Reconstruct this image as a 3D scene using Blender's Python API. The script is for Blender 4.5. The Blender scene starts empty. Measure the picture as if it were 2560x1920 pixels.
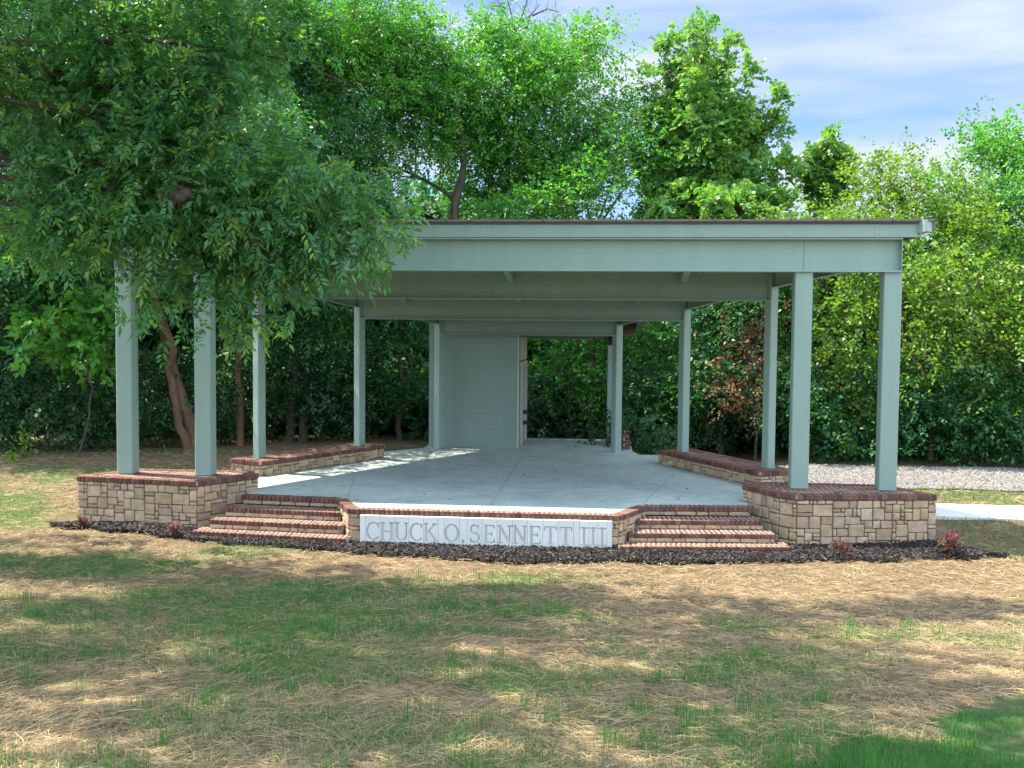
import bpy, bmesh, math, random
import numpy as np
from mathutils import Vector, Matrix

# ------------------------------------------------------------------ camera, sky, sun, exposure
scene = bpy.context.scene
COL = scene.collection
CAM = np.array([2.11, -19.02, 3.08]); FOC = 2652.8; PITCH, ROLL, YAW = -0.0525, 0.0084, 0.0935

def cam_ray(u, v):
    """direction of the photograph's pixel (2560 wide), used to take measurements"""
    cr, sr = math.cos(ROLL), math.sin(ROLL)
    a, b = u-1280, v-960
    x = (a*cr+b*sr)/FOC; up = -(-a*sr+b*cr)/FOC
    cp, sp = math.cos(PITCH), math.sin(PITCH)
    fw = cp-up*sp; z = sp+up*cp
    c, s = math.cos(YAW), math.sin(YAW)
    return np.array([x*c-fw*s, x*s+fw*c, z])

def at(u, v, Y):
    r = cam_ray(u, v)
    return CAM+r*(Y-CAM[1])/r[1]

def make_camera():
    cam = bpy.data.cameras.new("camera"); o = bpy.data.objects.new("camera", cam); COL.objects.link(o)
    cam.sensor_width = 36; cam.lens = FOC/2560*36; cam.clip_start = 0.1; cam.clip_end = 3000
    fwd = Vector(cam_ray(1280, 960)).normalized()
    rt = Vector(cam_ray(1380, 960)-cam_ray(1280, 960)).normalized()
    up = rt.cross(fwd).normalized()
    m = Matrix((rt, up, -fwd)).transposed().to_4x4(); m.translation = Vector(CAM)
    o.matrix_world = m
    scene.camera = o
make_camera()

SUN_FROM = Vector((-0.50, 0.145, 1.0)).normalized()
sl = bpy.data.lights.new("sun", 'SUN'); sl.energy = 4.5; sl.angle = math.radians(0.53); sl.color = (1.0, 0.90, 0.74)
so = bpy.data.objects.new("sun", sl); COL.objects.link(so)
so.rotation_euler = (-SUN_FROM).to_track_quat('-Z', 'Y').to_euler()
so.location = (-20, 6, 40)

def make_world():
    w = bpy.data.worlds.new("World"); scene.world = w; w.use_nodes = True
    nt = w.node_tree; nt.nodes.clear()
    N = nt.nodes.new; L = nt.links.new
    sky = N("ShaderNodeTexSky"); sky.sky_type = 'NISHITA'; sky.sun_disc = False
    sky.sun_elevation = math.asin(SUN_FROM.z); sky.sun_rotation = math.atan2(SUN_FROM.x, SUN_FROM.y)
    sky.air_density = 1.0; sky.dust_density = 0.6; sky.ozone_density = 1.0
    tc = N("ShaderNodeTexCoord"); mp = N("ShaderNodeMapping")
    mp.inputs['Rotation'].default_value = (0.0, math.radians(-14), math.radians(20)); mp.inputs['Scale'].default_value = (1.6, 2.2, 9.0)
    nz = N("ShaderNodeTexNoise"); nz.inputs['Scale'].default_value = 1.7; nz.inputs['Detail'].default_value = 5; nz.inputs['Roughness'].default_value = 0.5
    rp = N("ShaderNodeValToRGB"); rp.color_ramp.elements[0].position = 0.36; rp.color_ramp.elements[1].position = 0.62
    mx = N("ShaderNodeMix"); mx.data_type = 'RGBA'
    sx = N('ShaderNodeSeparateXYZ'); L(tc.outputs['Generated'], sx.inputs[0])
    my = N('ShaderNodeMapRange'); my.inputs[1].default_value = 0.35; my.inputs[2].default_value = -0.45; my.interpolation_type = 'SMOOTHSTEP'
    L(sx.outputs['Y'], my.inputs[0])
    mc = N('ShaderNodeMix'); mc.data_type = 'RGBA'; mc.inputs[6].default_value = (5.6, 5.6, 5.7, 1); mc.inputs[7].default_value = (7.0, 8.2, 9.6, 1)  # cloud made brighter high behind the camera, added as fill for shaded fronts
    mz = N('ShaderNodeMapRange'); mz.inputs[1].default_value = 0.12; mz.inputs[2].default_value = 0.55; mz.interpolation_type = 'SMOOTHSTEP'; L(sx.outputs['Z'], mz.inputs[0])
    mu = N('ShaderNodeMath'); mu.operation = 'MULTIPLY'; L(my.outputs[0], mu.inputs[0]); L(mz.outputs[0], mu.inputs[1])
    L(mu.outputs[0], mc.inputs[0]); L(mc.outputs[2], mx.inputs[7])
    ml = N("ShaderNodeMath"); ml.operation = 'MULTIPLY_ADD'; ml.inputs[1].default_value = 0.85; ml.inputs[2].default_value = 0.08
    bg = N("ShaderNodeBackground"); bg.inputs['Strength'].default_value = 0.15
    out = N("ShaderNodeOutputWorld")
    L(tc.outputs['Generated'], mp.inputs['Vector']); L(mp.outputs[0], nz.inputs['Vector']); L(nz.outputs['Fac'], rp.inputs[0])
    L(rp.outputs[0], ml.inputs[0]); L(ml.outputs[0], mx.inputs[0]); tn = N('ShaderNodeMix'); tn.data_type = 'RGBA'; tn.blend_type = 'MULTIPLY'; tn.inputs[0].default_value = 1; tn.inputs[7].default_value = (0.80, 0.91, 1.0, 1); L(sky.outputs[0], tn.inputs[6]); L(tn.outputs[2], mx.inputs[6]); 
    # sky low over the wood dimmed and tinted; the rest stays bright as fill
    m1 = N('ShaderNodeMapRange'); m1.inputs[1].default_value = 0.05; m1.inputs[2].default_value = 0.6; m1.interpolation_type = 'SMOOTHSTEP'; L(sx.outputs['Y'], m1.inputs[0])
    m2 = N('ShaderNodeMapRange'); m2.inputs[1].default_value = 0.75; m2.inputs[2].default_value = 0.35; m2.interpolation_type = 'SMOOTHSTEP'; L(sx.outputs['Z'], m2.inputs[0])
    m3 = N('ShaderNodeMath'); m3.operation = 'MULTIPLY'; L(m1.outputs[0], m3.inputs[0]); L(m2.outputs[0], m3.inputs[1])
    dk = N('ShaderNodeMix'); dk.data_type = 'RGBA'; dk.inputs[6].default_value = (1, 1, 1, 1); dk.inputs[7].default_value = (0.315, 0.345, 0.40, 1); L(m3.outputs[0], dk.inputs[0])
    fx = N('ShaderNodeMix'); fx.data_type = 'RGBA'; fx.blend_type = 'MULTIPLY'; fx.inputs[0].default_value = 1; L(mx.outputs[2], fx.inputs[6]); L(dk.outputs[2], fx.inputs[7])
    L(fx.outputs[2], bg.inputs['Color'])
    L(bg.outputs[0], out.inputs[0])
make_world()
vs = scene.view_settings
vs.view_transform = 'Standard'; vs.look = 'None'; vs.gamma = 1.0; vs.exposure = 1.75; vs.use_curve_mapping = False
scene.cycles.max_bounces = 8; scene.cycles.diffuse_bounces = 4; scene.cycles.transmission_bounces = 4; scene.cycles.glossy_bounces = 2
scene.cycles.sample_clamp_indirect = 6.0

rng = np.random.default_rng(7)

# ------------------------------------------------------------------ helpers: objects
def tag(o, label=None, cat=None, group=None, kind=None):
    if label: o['label'] = label
    if cat: o['category'] = cat
    if group: o['group'] = group
    if kind: o['kind'] = kind
    return o

def empty(name, loc=(0, 0, 0), **kw):
    o = bpy.data.objects.new(name, None); COL.objects.link(o); o.location = loc; o.empty_display_size = 0.3
    return tag(o, **kw)

def unit(a):
    return a/np.maximum(np.linalg.norm(a, axis=-1, keepdims=True), 1e-9)

def ear_clip(poly):
    p = [np.array(q, float) for q in poly]; idx = list(range(len(p))); out = []
    cr = lambda a, b, c: (b[0]-a[0])*(c[1]-a[1])-(b[1]-a[1])*(c[0]-a[0])
    while len(idx) > 3:
        for k in range(len(idx)):
            i, j, l = idx[k-1], idx[k], idx[(k+1) % len(idx)]
            if cr(p[i], p[j], p[l]) <= 1e-12: continue
            if any(cr(p[i], p[j], p[m]) >= 0 and cr(p[j], p[l], p[m]) >= 0 and cr(p[l], p[i], p[m]) >= 0 for m in idx if m not in (i, j, l)): continue
            out.append((i, j, l)); idx.pop(k); break
        else: idx.pop(0)
    return out+[tuple(idx)]

class MB:
    """collects vertices and faces (with one random number per face) and links them as one mesh object"""
    def __init__(s): s.v = []; s.n = 0; s.q = []; s.qr = []; s.t = []; s.tr = []
    def quads(s, verts, faces, rnd):
        verts = np.asarray(verts, float).reshape(-1, 3); faces = np.asarray(faces, int).reshape(-1, 4)
        s.v.append(verts); s.q.append(faces+s.n); s.qr.append(np.broadcast_to(np.asarray(rnd, float), (len(faces),))); s.n += len(verts)
    def tris(s, verts, faces, rnd):
        verts = np.asarray(verts, float).reshape(-1, 3); faces = np.asarray(faces, int).reshape(-1, 3)
        s.v.append(verts); s.t.append(faces+s.n); s.tr.append(np.broadcast_to(np.asarray(rnd, float), (len(faces),))); s.n += len(verts)
    HEX = [(0, 3, 2, 1), (4, 5, 6, 7), (0, 1, 5, 4), (1, 2, 6, 5), (2, 3, 7, 6), (3, 0, 4, 7)]
    def hexa(s, v8, rnd=0.5): s.quads(v8, s.HEX, rnd)
    def box(s, c, size, rz=0.0, rnd=0.5):
        hx, hy, hz = np.array(size)/2
        v = np.array([(-hx, -hy, -hz), (hx, -hy, -hz), (hx, hy, -hz), (-hx, hy, -hz), (-hx, -hy, hz), (hx, -hy, hz), (hx, hy, hz), (-hx, hy, hz)])
        co, si = math.cos(rz), math.sin(rz)
        v = np.stack([v[:, 0]*co-v[:, 1]*si, v[:, 0]*si+v[:, 1]*co, v[:, 2]], 1)+np.array(c)
        s.hexa(v, rnd)
    def prism(s, poly, z0, z1, rnd=0.5):
        """poly counter-clockwise in plan; z0, z1 numbers or functions of (x, y)"""
        f0 = z0 if callable(z0) else (lambda x, y: z0)
        f1 = z1 if callable(z1) else (lambda x, y: z1)
        n = len(poly); V = [(x, y, f0(x, y)) for x, y in poly]+[(x, y, f1(x, y)) for x, y in poly]
        F = []
        for t in ear_clip(poly):
            F += [tuple(k+n for k in t), tuple(t[::-1])]
        for i in range(n): q = (i+1) % n; F += [(i, q, n+q), (i, n+q, n+i)]
        s.tris(V, F, rnd)
    def sweep(s, p0, p1, w, d, rnd=0.5, up=(0, 0, 1)):
        """bar from p0 to p1 hanging below the line p0-p1: width w, depth d"""
        p0, p1 = np.array(p0, float), np.array(p1, float)
        dr = unit(p1-p0); sd = unit(np.cross(dr, up)); u = np.cross(sd, dr)
        a = [p0-sd*w/2-u*d, p0+sd*w/2-u*d, p1+sd*w/2-u*d, p1-sd*w/2-u*d]
        s.hexa(a+[x+u*d for x in a], rnd)
    def tube(s, pts, rad, sides=7, rnd=0.5):
        pts = np.asarray(pts, float); m = len(pts); rad = np.broadcast_to(np.asarray(rad, float), (m,))
        dr = unit(np.gradient(pts, axis=0)); ref = np.array([0.31, 0.77, 0.55]); a = unit(np.cross(dr, ref)); b = np.cross(dr, a)
        ang = np.arange(sides)*2*math.pi/sides
        ring = (a[:, None]*np.cos(ang)[None, :, None]+b[:, None]*np.sin(ang)[None, :, None])*rad[:, None, None]+pts[:, None]
        idx = np.arange(m*sides).reshape(m, sides); nx = np.roll(idx, -1, 1)
        f = np.stack([idx[:-1], nx[:-1], nx[1:], idx[1:]], -1).reshape(-1, 4)
        s.quads(ring.reshape(-1, 3), f, rnd)
        for k in (0, m-1): s.tris(np.vstack([ring[k], pts[k]]), [(i, (i+1) % sides, sides) if k else ((i+1) % sides, i, sides) for i in range(sides)], rnd)
    def build(s, name, mat, parent=None, smooth=False, origin=None):
        v = np.vstack(s.v) if s.v else np.zeros((0, 3))
        if origin is not None: v = v-np.array(origin)
        q = np.vstack(s.q) if s.q else np.zeros((0, 4), int); t = np.vstack(s.t) if s.t else np.zeros((0, 3), int)
        me = bpy.data.meshes.new(name)
        me.vertices.add(len(v)); me.vertices.foreach_set('co', v.astype(np.float32).ravel())
        nl = len(q)*4+len(t)*3; me.loops.add(nl); me.loops.foreach_set('vertex_index', np.concatenate([q.ravel(), t.ravel()]).astype(np.int32))
        me.polygons.add(len(q)+len(t))
        ls = np.concatenate([np.arange(len(q))*4, len(q)*4+np.arange(len(t))*3]).astype(np.int32)
        me.polygons.foreach_set('loop_start', ls)
        try: me.polygons.foreach_set('loop_total', np.concatenate([np.full(len(q), 4), np.full(len(t), 3)]).astype(np.int32))
        except Exception: pass
        r = np.concatenate((s.qr if s.q else [])+(s.tr if s.t else [])+[np.zeros(0)])
        at_ = me.attributes.new('rnd', 'FLOAT', 'FACE'); at_.data.foreach_set('value', r.astype(np.float32))
        me.polygons.foreach_set('use_smooth', np.full(len(q)+len(t), smooth))
        me.update(calc_edges=True); me.validate()
        me.materials.append(mat)
        o = bpy.data.objects.new(name, me); COL.objects.link(o)
        if parent is not None: o.parent = parent; o.location = (0, 0, 0) if origin is None else origin
        elif origin is not None: o.location = origin
        return o

def local(o, parent):
    """parts are modelled in world coordinates: undo the parent's placement"""
    o.matrix_parent_inverse = Matrix.Translation(-Vector(parent.location)); return o

def P(mb, name, mat, parent, smooth=False):
    return local(mb.build(name, mat, parent, smooth), parent)

# ------------------------------------------------------------------ helpers: materials
def mat(name, ramp=None, rough=0.6, color=None, spec=0.3, noise=None, bump=None, trans=None, metallic=0.0, coords='Object', stretch=(1, 1, 1)):
    """ramp: colours along the face's random number; noise: (scale, amount, detail) mottling; bump: (scale, strength, distance)"""
    m = bpy.data.materials.new(name); m.use_nodes = True; nt = m.node_tree; nt.nodes.clear()
    N = nt.nodes.new; L = nt.links.new
    out = N("ShaderNodeOutputMaterial"); bs = N("ShaderNodeBsdfPrincipled")
    bs.inputs['Roughness'].default_value = rough; bs.inputs['Specular IOR Level'].default_value = spec; bs.inputs['Metallic'].default_value = metallic
    if ramp:
        a = N("ShaderNodeAttribute"); a.attribute_name = 'rnd'
        r = N("ShaderNodeValToRGB"); e = r.color_ramp.elements
        while len(e) < len(ramp): e.new(0.5)
        for i, c in enumerate(ramp): e[i].position = i/(len(ramp)-1); e[i].color = (*c, 1)
        L(a.outputs['Fac'], r.inputs[0]); col = r.outputs[0]
    else:
        c = N("ShaderNodeRGB"); c.outputs[0].default_value = (*color, 1); col = c.outputs[0]
    if noise or bump:
        tc = N("ShaderNodeTexCoord"); mp = N("ShaderNodeMapping"); mp.inputs['Scale'].default_value = stretch; L(tc.outputs[coords], mp.inputs[0])
    if noise:
        n = N("ShaderNodeTexNoise"); n.inputs['Scale'].default_value = noise[0]; n.inputs['Detail'].default_value = noise[2]; n.inputs['Roughness'].default_value = 0.6
        L(mp.outputs[0], n.inputs['Vector'])
        mr = N("ShaderNodeMapRange"); mr.inputs[1].default_value = 0.25; mr.inputs[2].default_value = 0.75; mr.inputs[3].default_value = 1-noise[1]; mr.inputs[4].default_value = 1+noise[1]
        L(n.outputs['Fac'], mr.inputs[0])
        mm = N("ShaderNodeMix"); mm.data_type = 'RGBA'; mm.blend_type = 'MULTIPLY'; mm.inputs[0].default_value = 1
        L(col, mm.inputs[6]); L(mr.outputs[0], mm.inputs[7]); col = mm.outputs[2]
    if bump:
        n2 = N("ShaderNodeTexNoise"); n2.inputs['Scale'].default_value = bump[0]; n2.inputs['Detail'].default_value = 5
        L(mp.outputs[0], n2.inputs['Vector']); b = N("ShaderNodeBump"); b.inputs['Strength'].default_value = bump[1]; b.inputs['Distance'].default_value = bump[2]
        L(n2.outputs['Fac'], b.inputs['Height']); L(b.outputs[0], bs.inputs['Normal'])
    L(col, bs.inputs['Base Color'])
    if trans:
        tr = N("ShaderNodeBsdfTranslucent"); mt = N("ShaderNodeMix"); mt.data_type = 'RGBA'; mt.blend_type = 'MULTIPLY'; mt.inputs[0].default_value = 1
        mt.inputs[7].default_value = (*trans[1], 1); L(col, mt.inputs[6]); L(mt.outputs[2], tr.inputs['Color'])
        ms = N("ShaderNodeMixShader"); ms.inputs[0].default_value = trans[0]; L(bs.outputs[0], ms.inputs[1]); L(tr.outputs[0], ms.inputs[2]); L(ms.outputs[0], out.inputs[0])
    else: L(bs.outputs[0], out.inputs[0])
    m.use_backface_culling = False
    return m

M = {}
M['steel'] = mat('sage_paint', color=(0.225, 0.318, 0.28), rough=0.42, spec=0.4, noise=(2.2, 0.07, 6), bump=(3, 0.05, 0.01), stretch=(1, 1, 0.2))
M['deck'] = mat('dark_roof_deck', color=(0.10, 0.11, 0.105), rough=0.6)
M['roof'] = mat('bronze_roof_sheet', color=(0.16, 0.125, 0.115), rough=0.45, metallic=0.2)
M['bronze'] = mat('bronze_gutter', color=(0.10, 0.075, 0.07), rough=0.5)
M['bolt'] = mat('bolt_head', color=(0.22, 0.29, 0.26), rough=0.5)
M['stone'] = mat('tan_veneer_stone', ramp=[(0.34, 0.235, 0.15), (0.44, 0.325, 0.21), (0.35, 0.265, 0.19), (0.47, 0.36, 0.235), (0.40, 0.275, 0.195), (0.41, 0.305, 0.185), (0.29, 0.20, 0.14), (0.45, 0.355, 0.25)], rough=0.85, spec=0.15, noise=(9, 0.28, 6), bump=(14, 0.6, 0.02))
M['mortar'] = mat('stone_mortar', color=(0.16, 0.13, 0.10), rough=0.95, noise=(20, 0.2, 4))
M['brick'] = mat('red_brick', ramp=[(0.104, 0.047, 0.0386), (0.16, 0.0739, 0.0563), (0.08, 0.042, 0.037), (0.188, 0.1008, 0.0756), (0.124, 0.0563, 0.0445), (0.172, 0.0924, 0.0714)], rough=0.8, spec=0.2, noise=(30, 0.25, 4), bump=(45, 0.35, 0.006))
M['joint'] = mat('brick_mortar', color=(0.36, 0.31, 0.255), rough=0.95, noise=(25, 0.2, 4))
M['precast'] = mat('precast_concrete', ramp=[(0.64, 0.64, 0.61), (0.71, 0.71, 0.68)], rough=0.8, spec=0.2, noise=(6, 0.06, 5), bump=(40, 0.15, 0.004))
M['joint_dark'] = mat('slab_joint', color=(0.21, 0.235, 0.23), rough=0.9)
M['block'] = None
M['door'] = mat('door_paint', color=(0.30, 0.36, 0.36), rough=0.45)
M['trim'] = mat('beige_trim', color=(0.50, 0.49, 0.41), rough=0.6)
M['black'] = mat('black_metal', color=(0.03, 0.032, 0.035), rough=0.5)
M['bark'] = mat('brown_bark', color=(0.16, 0.095, 0.06), rough=0.9, noise=(7, 0.4, 6), bump=(16, 0.8, 0.03), stretch=(1, 1, 0.25))
M['bark_dark'] = mat('grey_bark', color=(0.075, 0.062, 0.05), rough=0.9, noise=(7, 0.35, 6), bump=(16, 0.8, 0.03), stretch=(1, 1, 0.25))
TR = (0.40, (1.5, 1.65, 0.65))
M['leaf_pecan'] = mat('pecan_leaf', ramp=[(0.03, 0.13, 0.075), (0.06, 0.2, 0.085), (0.11, 0.27, 0.075), (0.04, 0.15, 0.085), (0.17, 0.33, 0.06), (0.26, 0.33, 0.05)], rough=0.42, spec=0.45, trans=TR)
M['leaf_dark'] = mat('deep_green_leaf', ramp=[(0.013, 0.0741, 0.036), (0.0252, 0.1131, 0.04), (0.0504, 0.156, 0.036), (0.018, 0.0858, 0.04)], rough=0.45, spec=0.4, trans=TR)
M['leaf_shade'] = mat('shaded_shrub_leaf', ramp=[(0.0154, 0.0575, 0.036), (0.0286, 0.092, 0.0432), (0.0495, 0.1265, 0.0432), (0.022, 0.069, 0.0408)], rough=0.45, spec=0.4, trans=TR)  # leaf green darkened: the thicket's shade is put into its colour
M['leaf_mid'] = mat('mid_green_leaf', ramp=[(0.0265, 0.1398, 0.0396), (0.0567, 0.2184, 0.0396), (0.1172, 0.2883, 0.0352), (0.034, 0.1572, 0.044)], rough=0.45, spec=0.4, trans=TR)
M['leaf_lime'] = mat('yellow_green_leaf', ramp=[(0.042, 0.1444, 0.028), (0.105, 0.2204, 0.028), (0.182, 0.266, 0.0304), (0.063, 0.1672, 0.032), (0.231, 0.2736, 0.04)], rough=0.45, spec=0.4, trans=TR)
M['leaf_maple'] = mat('maple_leaf', ramp=[(0.0425, 0.171, 0.0617), (0.0935, 0.243, 0.057), (0.187, 0.306, 0.0522), (0.0553, 0.189, 0.0665)], rough=0.45, spec=0.4, trans=TR)
M['leaf_rust'] = mat('dry_vine_leaf', ramp=[(0.05, 0.11, 0.04), (0.20, 0.10, 0.055), (0.14, 0.075, 0.045), (0.07, 0.13, 0.045)], rough=0.7, spec=0.2, trans=(0.25, (1.3, 1.1, 0.8)))
M['leaf_red'] = mat('red_shrub_leaf', ramp=[(0.05, 0.075, 0.035), (0.09, 0.075, 0.045), (0.13, 0.05, 0.045), (0.30, 0.045, 0.06)], rough=0.5, trans=(0.25, (1.3, 1.0, 0.9)))
M['straw'] = mat('straw', ramp=[(0.1187, 0.085, 0.0486), (0.266, 0.195, 0.1026), (0.437, 0.335, 0.1836), (0.1757, 0.125, 0.0702), (0.0475, 0.035, 0.0259)], rough=0.75, spec=0.25)
M['grass'] = mat('grass_blade', ramp=[(0.018, 0.115, 0.035), (0.038, 0.17, 0.038), (0.085, 0.22, 0.04), (0.028, 0.135, 0.038)], rough=0.5, spec=0.35, trans=(0.35, (1.4, 1.5, 0.7)))
M['mulch'] = mat('black_mulch', ramp=[(0.012, 0.012, 0.014), (0.026, 0.023, 0.023), (0.06, 0.05, 0.046), (0.018, 0.016, 0.017), (0.17, 0.115, 0.075)], rough=0.75, spec=0.3)
M['gravel'] = mat('grey_gravel', ramp=[(0.08, 0.076, 0.072), (0.152, 0.1424, 0.132), (0.224, 0.2096, 0.192), (0.112, 0.104, 0.096), (0.288, 0.272, 0.252)], rough=0.8)
M['web'] = mat('webworm_silk', color=(0.11, 0.08, 0.062), rough=0.9, noise=(14, 0.4, 5), bump=(20, 0.6, 0.02))

def wood_mat():
    pass

def brickwall_mat():
    m = bpy.data.materials.new('painted_brickwork'); m.use_nodes = True; nt = m.node_tree; bs = nt.nodes['Principled BSDF']
    N = nt.nodes.new; L = nt.links.new
    tc = N("ShaderNodeTexCoord"); sep = N("ShaderNodeSeparateXYZ"); add = N("ShaderNodeMath"); add.operation = 'ADD'; cmb = N("ShaderNodeCombineXYZ")
    L(tc.outputs['Object'], sep.inputs[0]); L(sep.outputs['X'], add.inputs[0]); L(sep.outputs['Y'], add.inputs[1]); L(add.outputs[0], cmb.inputs['X']); L(sep.outputs['Z'], cmb.inputs['Y'])
    br = N("ShaderNodeTexBrick"); br.inputs['Scale'].default_value = 1.0; br.inputs['Brick Width'].default_value = 0.305; br.inputs['Row Height'].default_value = 0.1
    br.inputs['Mortar Size'].default_value = 0.006; br.inputs['Mortar Smooth'].default_value = 0.4
    br.inputs['Color1'].default_value = (0.19, 0.265, 0.232, 1); br.inputs['Color2'].default_value = (0.20, 0.277, 0.243, 1); br.inputs['Mortar'].default_value = (0.165, 0.235, 0.205, 1)
    L(cmb.outputs[0], br.inputs['Vector']); L(br.outputs['Color'], bs.inputs['Base Color'])
    bp = N("ShaderNodeBump"); bp.inputs['Strength'].default_value = 0.15; bp.inputs['Distance'].default_value = 0.004; bp.invert = True
    L(br.outputs['Fac'], bp.inputs['Height']); L(bp.outputs[0], bs.inputs['Normal']); bs.inputs['Roughness'].default_value = 0.55
    return m
M['block'] = brickwall_mat()

def concrete_mat(name, c0, c1, c2, scuffs=True):
    m = bpy.data.materials.new(name); m.use_nodes = True; nt = m.node_tree; bs = nt.nodes['Principled BSDF']
    N = nt.nodes.new; L = nt.links.new
    tc = N("ShaderNodeTexCoord")
    n1 = N("ShaderNodeTexNoise"); n1.inputs['Scale'].default_value = 0.55; n1.inputs['Detail'].default_value = 8; n1.inputs['Roughness'].default_value = 0.62; n1.inputs['Distortion'].default_value = 0.6
    L(tc.outputs['Object'], n1.inputs['Vector'])
    r1 = N("ShaderNodeValToRGB"); e = r1.color_ramp.elements; e[0].position = 0.32; e[0].color = (*c0, 1); e[1].position = 0.7; e[1].color = (*c2, 1)
    k = e.new(0.5); k.color = (*c1, 1)
    L(n1.outputs['Fac'], r1.inputs[0]); col = r1.outputs[0]
    if scuffs:
        mp = N("ShaderNodeMapping"); mp.inputs['Rotation'].default_value = (0, 0, 0.35); mp.inputs['Scale'].default_value = (1.1, 3.2, 1); L(tc.outputs['Object'], mp.inputs[0])
        n2 = N("ShaderNodeTexNoise"); n2.inputs['Scale'].default_value = 1.9; n2.inputs['Detail'].default_value = 7; n2.inputs['Roughness'].default_value = 0.7; n2.inputs['Distortion'].default_value = 2.2
        L(mp.outputs[0], n2.inputs['Vector'])
        r2 = N("ShaderNodeValToRGB"); e = r2.color_ramp.elements; e[0].position = 0.34; e[0].color = (0.50, 0.54, 0.60, 1); e[1].position = 0.50; e[1].color = (1, 1, 1, 1)
        L(n2.outputs['Fac'], r2.inputs[0])
        mm = N("ShaderNodeMix"); mm.data_type = 'RGBA'; mm.blend_type = 'MULTIPLY'; mm.inputs[0].default_value = 1.0
        L(col, mm.inputs[6]); L(r2.outputs[0], mm.inputs[7]); col = mm.outputs[2]
    L(col, bs.inputs['Base Color']); bs.inputs['Roughness'].default_value = 0.62; bs.inputs['Specular IOR Level'].default_value = 0.35
    n3 = N("ShaderNodeTexNoise"); n3.inputs['Scale'].default_value = 30; n3.inputs['Detail'].default_value = 4; L(tc.outputs['Object'], n3.inputs['Vector'])
    bp = N("ShaderNodeBump"); bp.inputs['Strength'].default_value = 0.12; bp.inputs['Distance'].default_value = 0.004; L(n3.outputs['Fac'], bp.inputs['Height']); L(bp.outputs[0], bs.inputs['Normal'])
    return m
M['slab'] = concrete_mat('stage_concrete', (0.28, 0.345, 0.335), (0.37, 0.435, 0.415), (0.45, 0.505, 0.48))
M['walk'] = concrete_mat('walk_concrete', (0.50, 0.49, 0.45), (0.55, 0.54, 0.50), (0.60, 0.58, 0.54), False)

def ground_mat():
    m = bpy.data.materials.new('straw_covered_soil'); m.use_nodes = True; nt = m.node_tree; bs = nt.nodes['Principled BSDF']
    N = nt.nodes.new; L = nt.links.new
    tc = N("ShaderNodeTexCoord")
    def noise(sc, det, ro=0.6, dist=0.0, st=(1, 1, 1)):
        mp = N("ShaderNodeMapping"); mp.inputs['Scale'].default_value = st; L(tc.outputs['Object'], mp.inputs[0])
        n = N("ShaderNodeTexNoise"); n.inputs['Scale'].default_value = sc; n.inputs['Detail'].default_value = det; n.inputs['Roughness'].default_value = ro; n.inputs['Distortion'].default_value = dist
        L(mp.outputs[0], n.inputs['Vector']); return n.outputs['Fac']
    def ramp(f, stops):
        r = N("ShaderNodeValToRGB"); e = r.color_ramp.elements
        while len(e) < len(stops): e.new(0.5)
        for i, (p, c) in enumerate(stops): e[i].position = p; e[i].color = (*c, 1)
        L(f, r.inputs[0]); return r.outputs[0]
    def mix(f, a, b):
        x = N("ShaderNodeMix"); x.data_type = 'RGBA'; L(f, x.inputs[0]); L(a, x.inputs[6]); L(b, x.inputs[7]); return x.outputs[2]
    straw = ramp(noise(26, 8, 0.75, 1.5, (0.5, 1.6, 1)), [(0.3, (0.05, 0.035, 0.024)), (0.47, (0.12, 0.086, 0.054)), (0.62, (0.24, 0.175, 0.10)), (0.75, (0.34, 0.255, 0.15))])
    green = ramp(noise(30, 6, 0.7), [(0.3, (0.022, 0.07, 0.022)), (0.7, (0.07, 0.15, 0.035))])
    soil = ramp(noise(9, 6), [(0.3, (0.17, 0.115, 0.075)), (0.7, (0.30, 0.205, 0.135))])
    ga = N("ShaderNodeAttribute"); ga.attribute_name = 'green'
    gn = N("ShaderNodeMath"); gn.operation = 'MULTIPLY_ADD'; gn.inputs[1].default_value = 0.9; L(noise(2.2, 6, 0.7), gn.inputs[0]); gn.inputs[2].default_value = -0.45
    gs = N("ShaderNodeMath"); gs.operation = 'ADD'; gs.use_clamp = True; L(ga.outputs['Fac'], gs.inputs[0]); L(gn.outputs[0], gs.inputs[1])
    gm = gs.outputs[0]
    sm = ramp(noise(0.9, 4, 0.6), [(0.60, (0, 0, 0)), (0.70, (0.8, 0.8, 0.8))])
    c = mix(gm, straw, green); c = mix(sm, c, soil)
    L(c, bs.inputs['Base Color']); bs.inputs['Roughness'].default_value = 0.9; bs.inputs['Specular IOR Level'].default_value = 0.15
    bp = N("ShaderNodeBump"); bp.inputs['Strength'].default_value = 0.8; bp.inputs['Distance'].default_value = 0.04; L(noise(30, 6, 0.7, 1.0, (0.6, 1.4, 1)), bp.inputs['Height']); L(bp.outputs[0], bs.inputs['Normal'])
    return m
M['ground'] = ground_mat()
M['mulch_bed'] = mat('mulch_bed', color=(0.022, 0.02, 0.02), rough=0.9, noise=(25, 0.5, 6), bump=(40, 1.0, 0.03))
M['gravel_bed'] = mat('gravel_bed', color=(0.17, 0.158, 0.143), rough=0.9, noise=(22, 0.5, 6), bump=(30, 1.0, 0.03))

# ------------------------------------------------------------------ the ground
def sstep(x, a, b):
    t = np.clip((np.asarray(x, float)-a)/(b-a), 0, 1); return t*t*(3-2*t)

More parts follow.
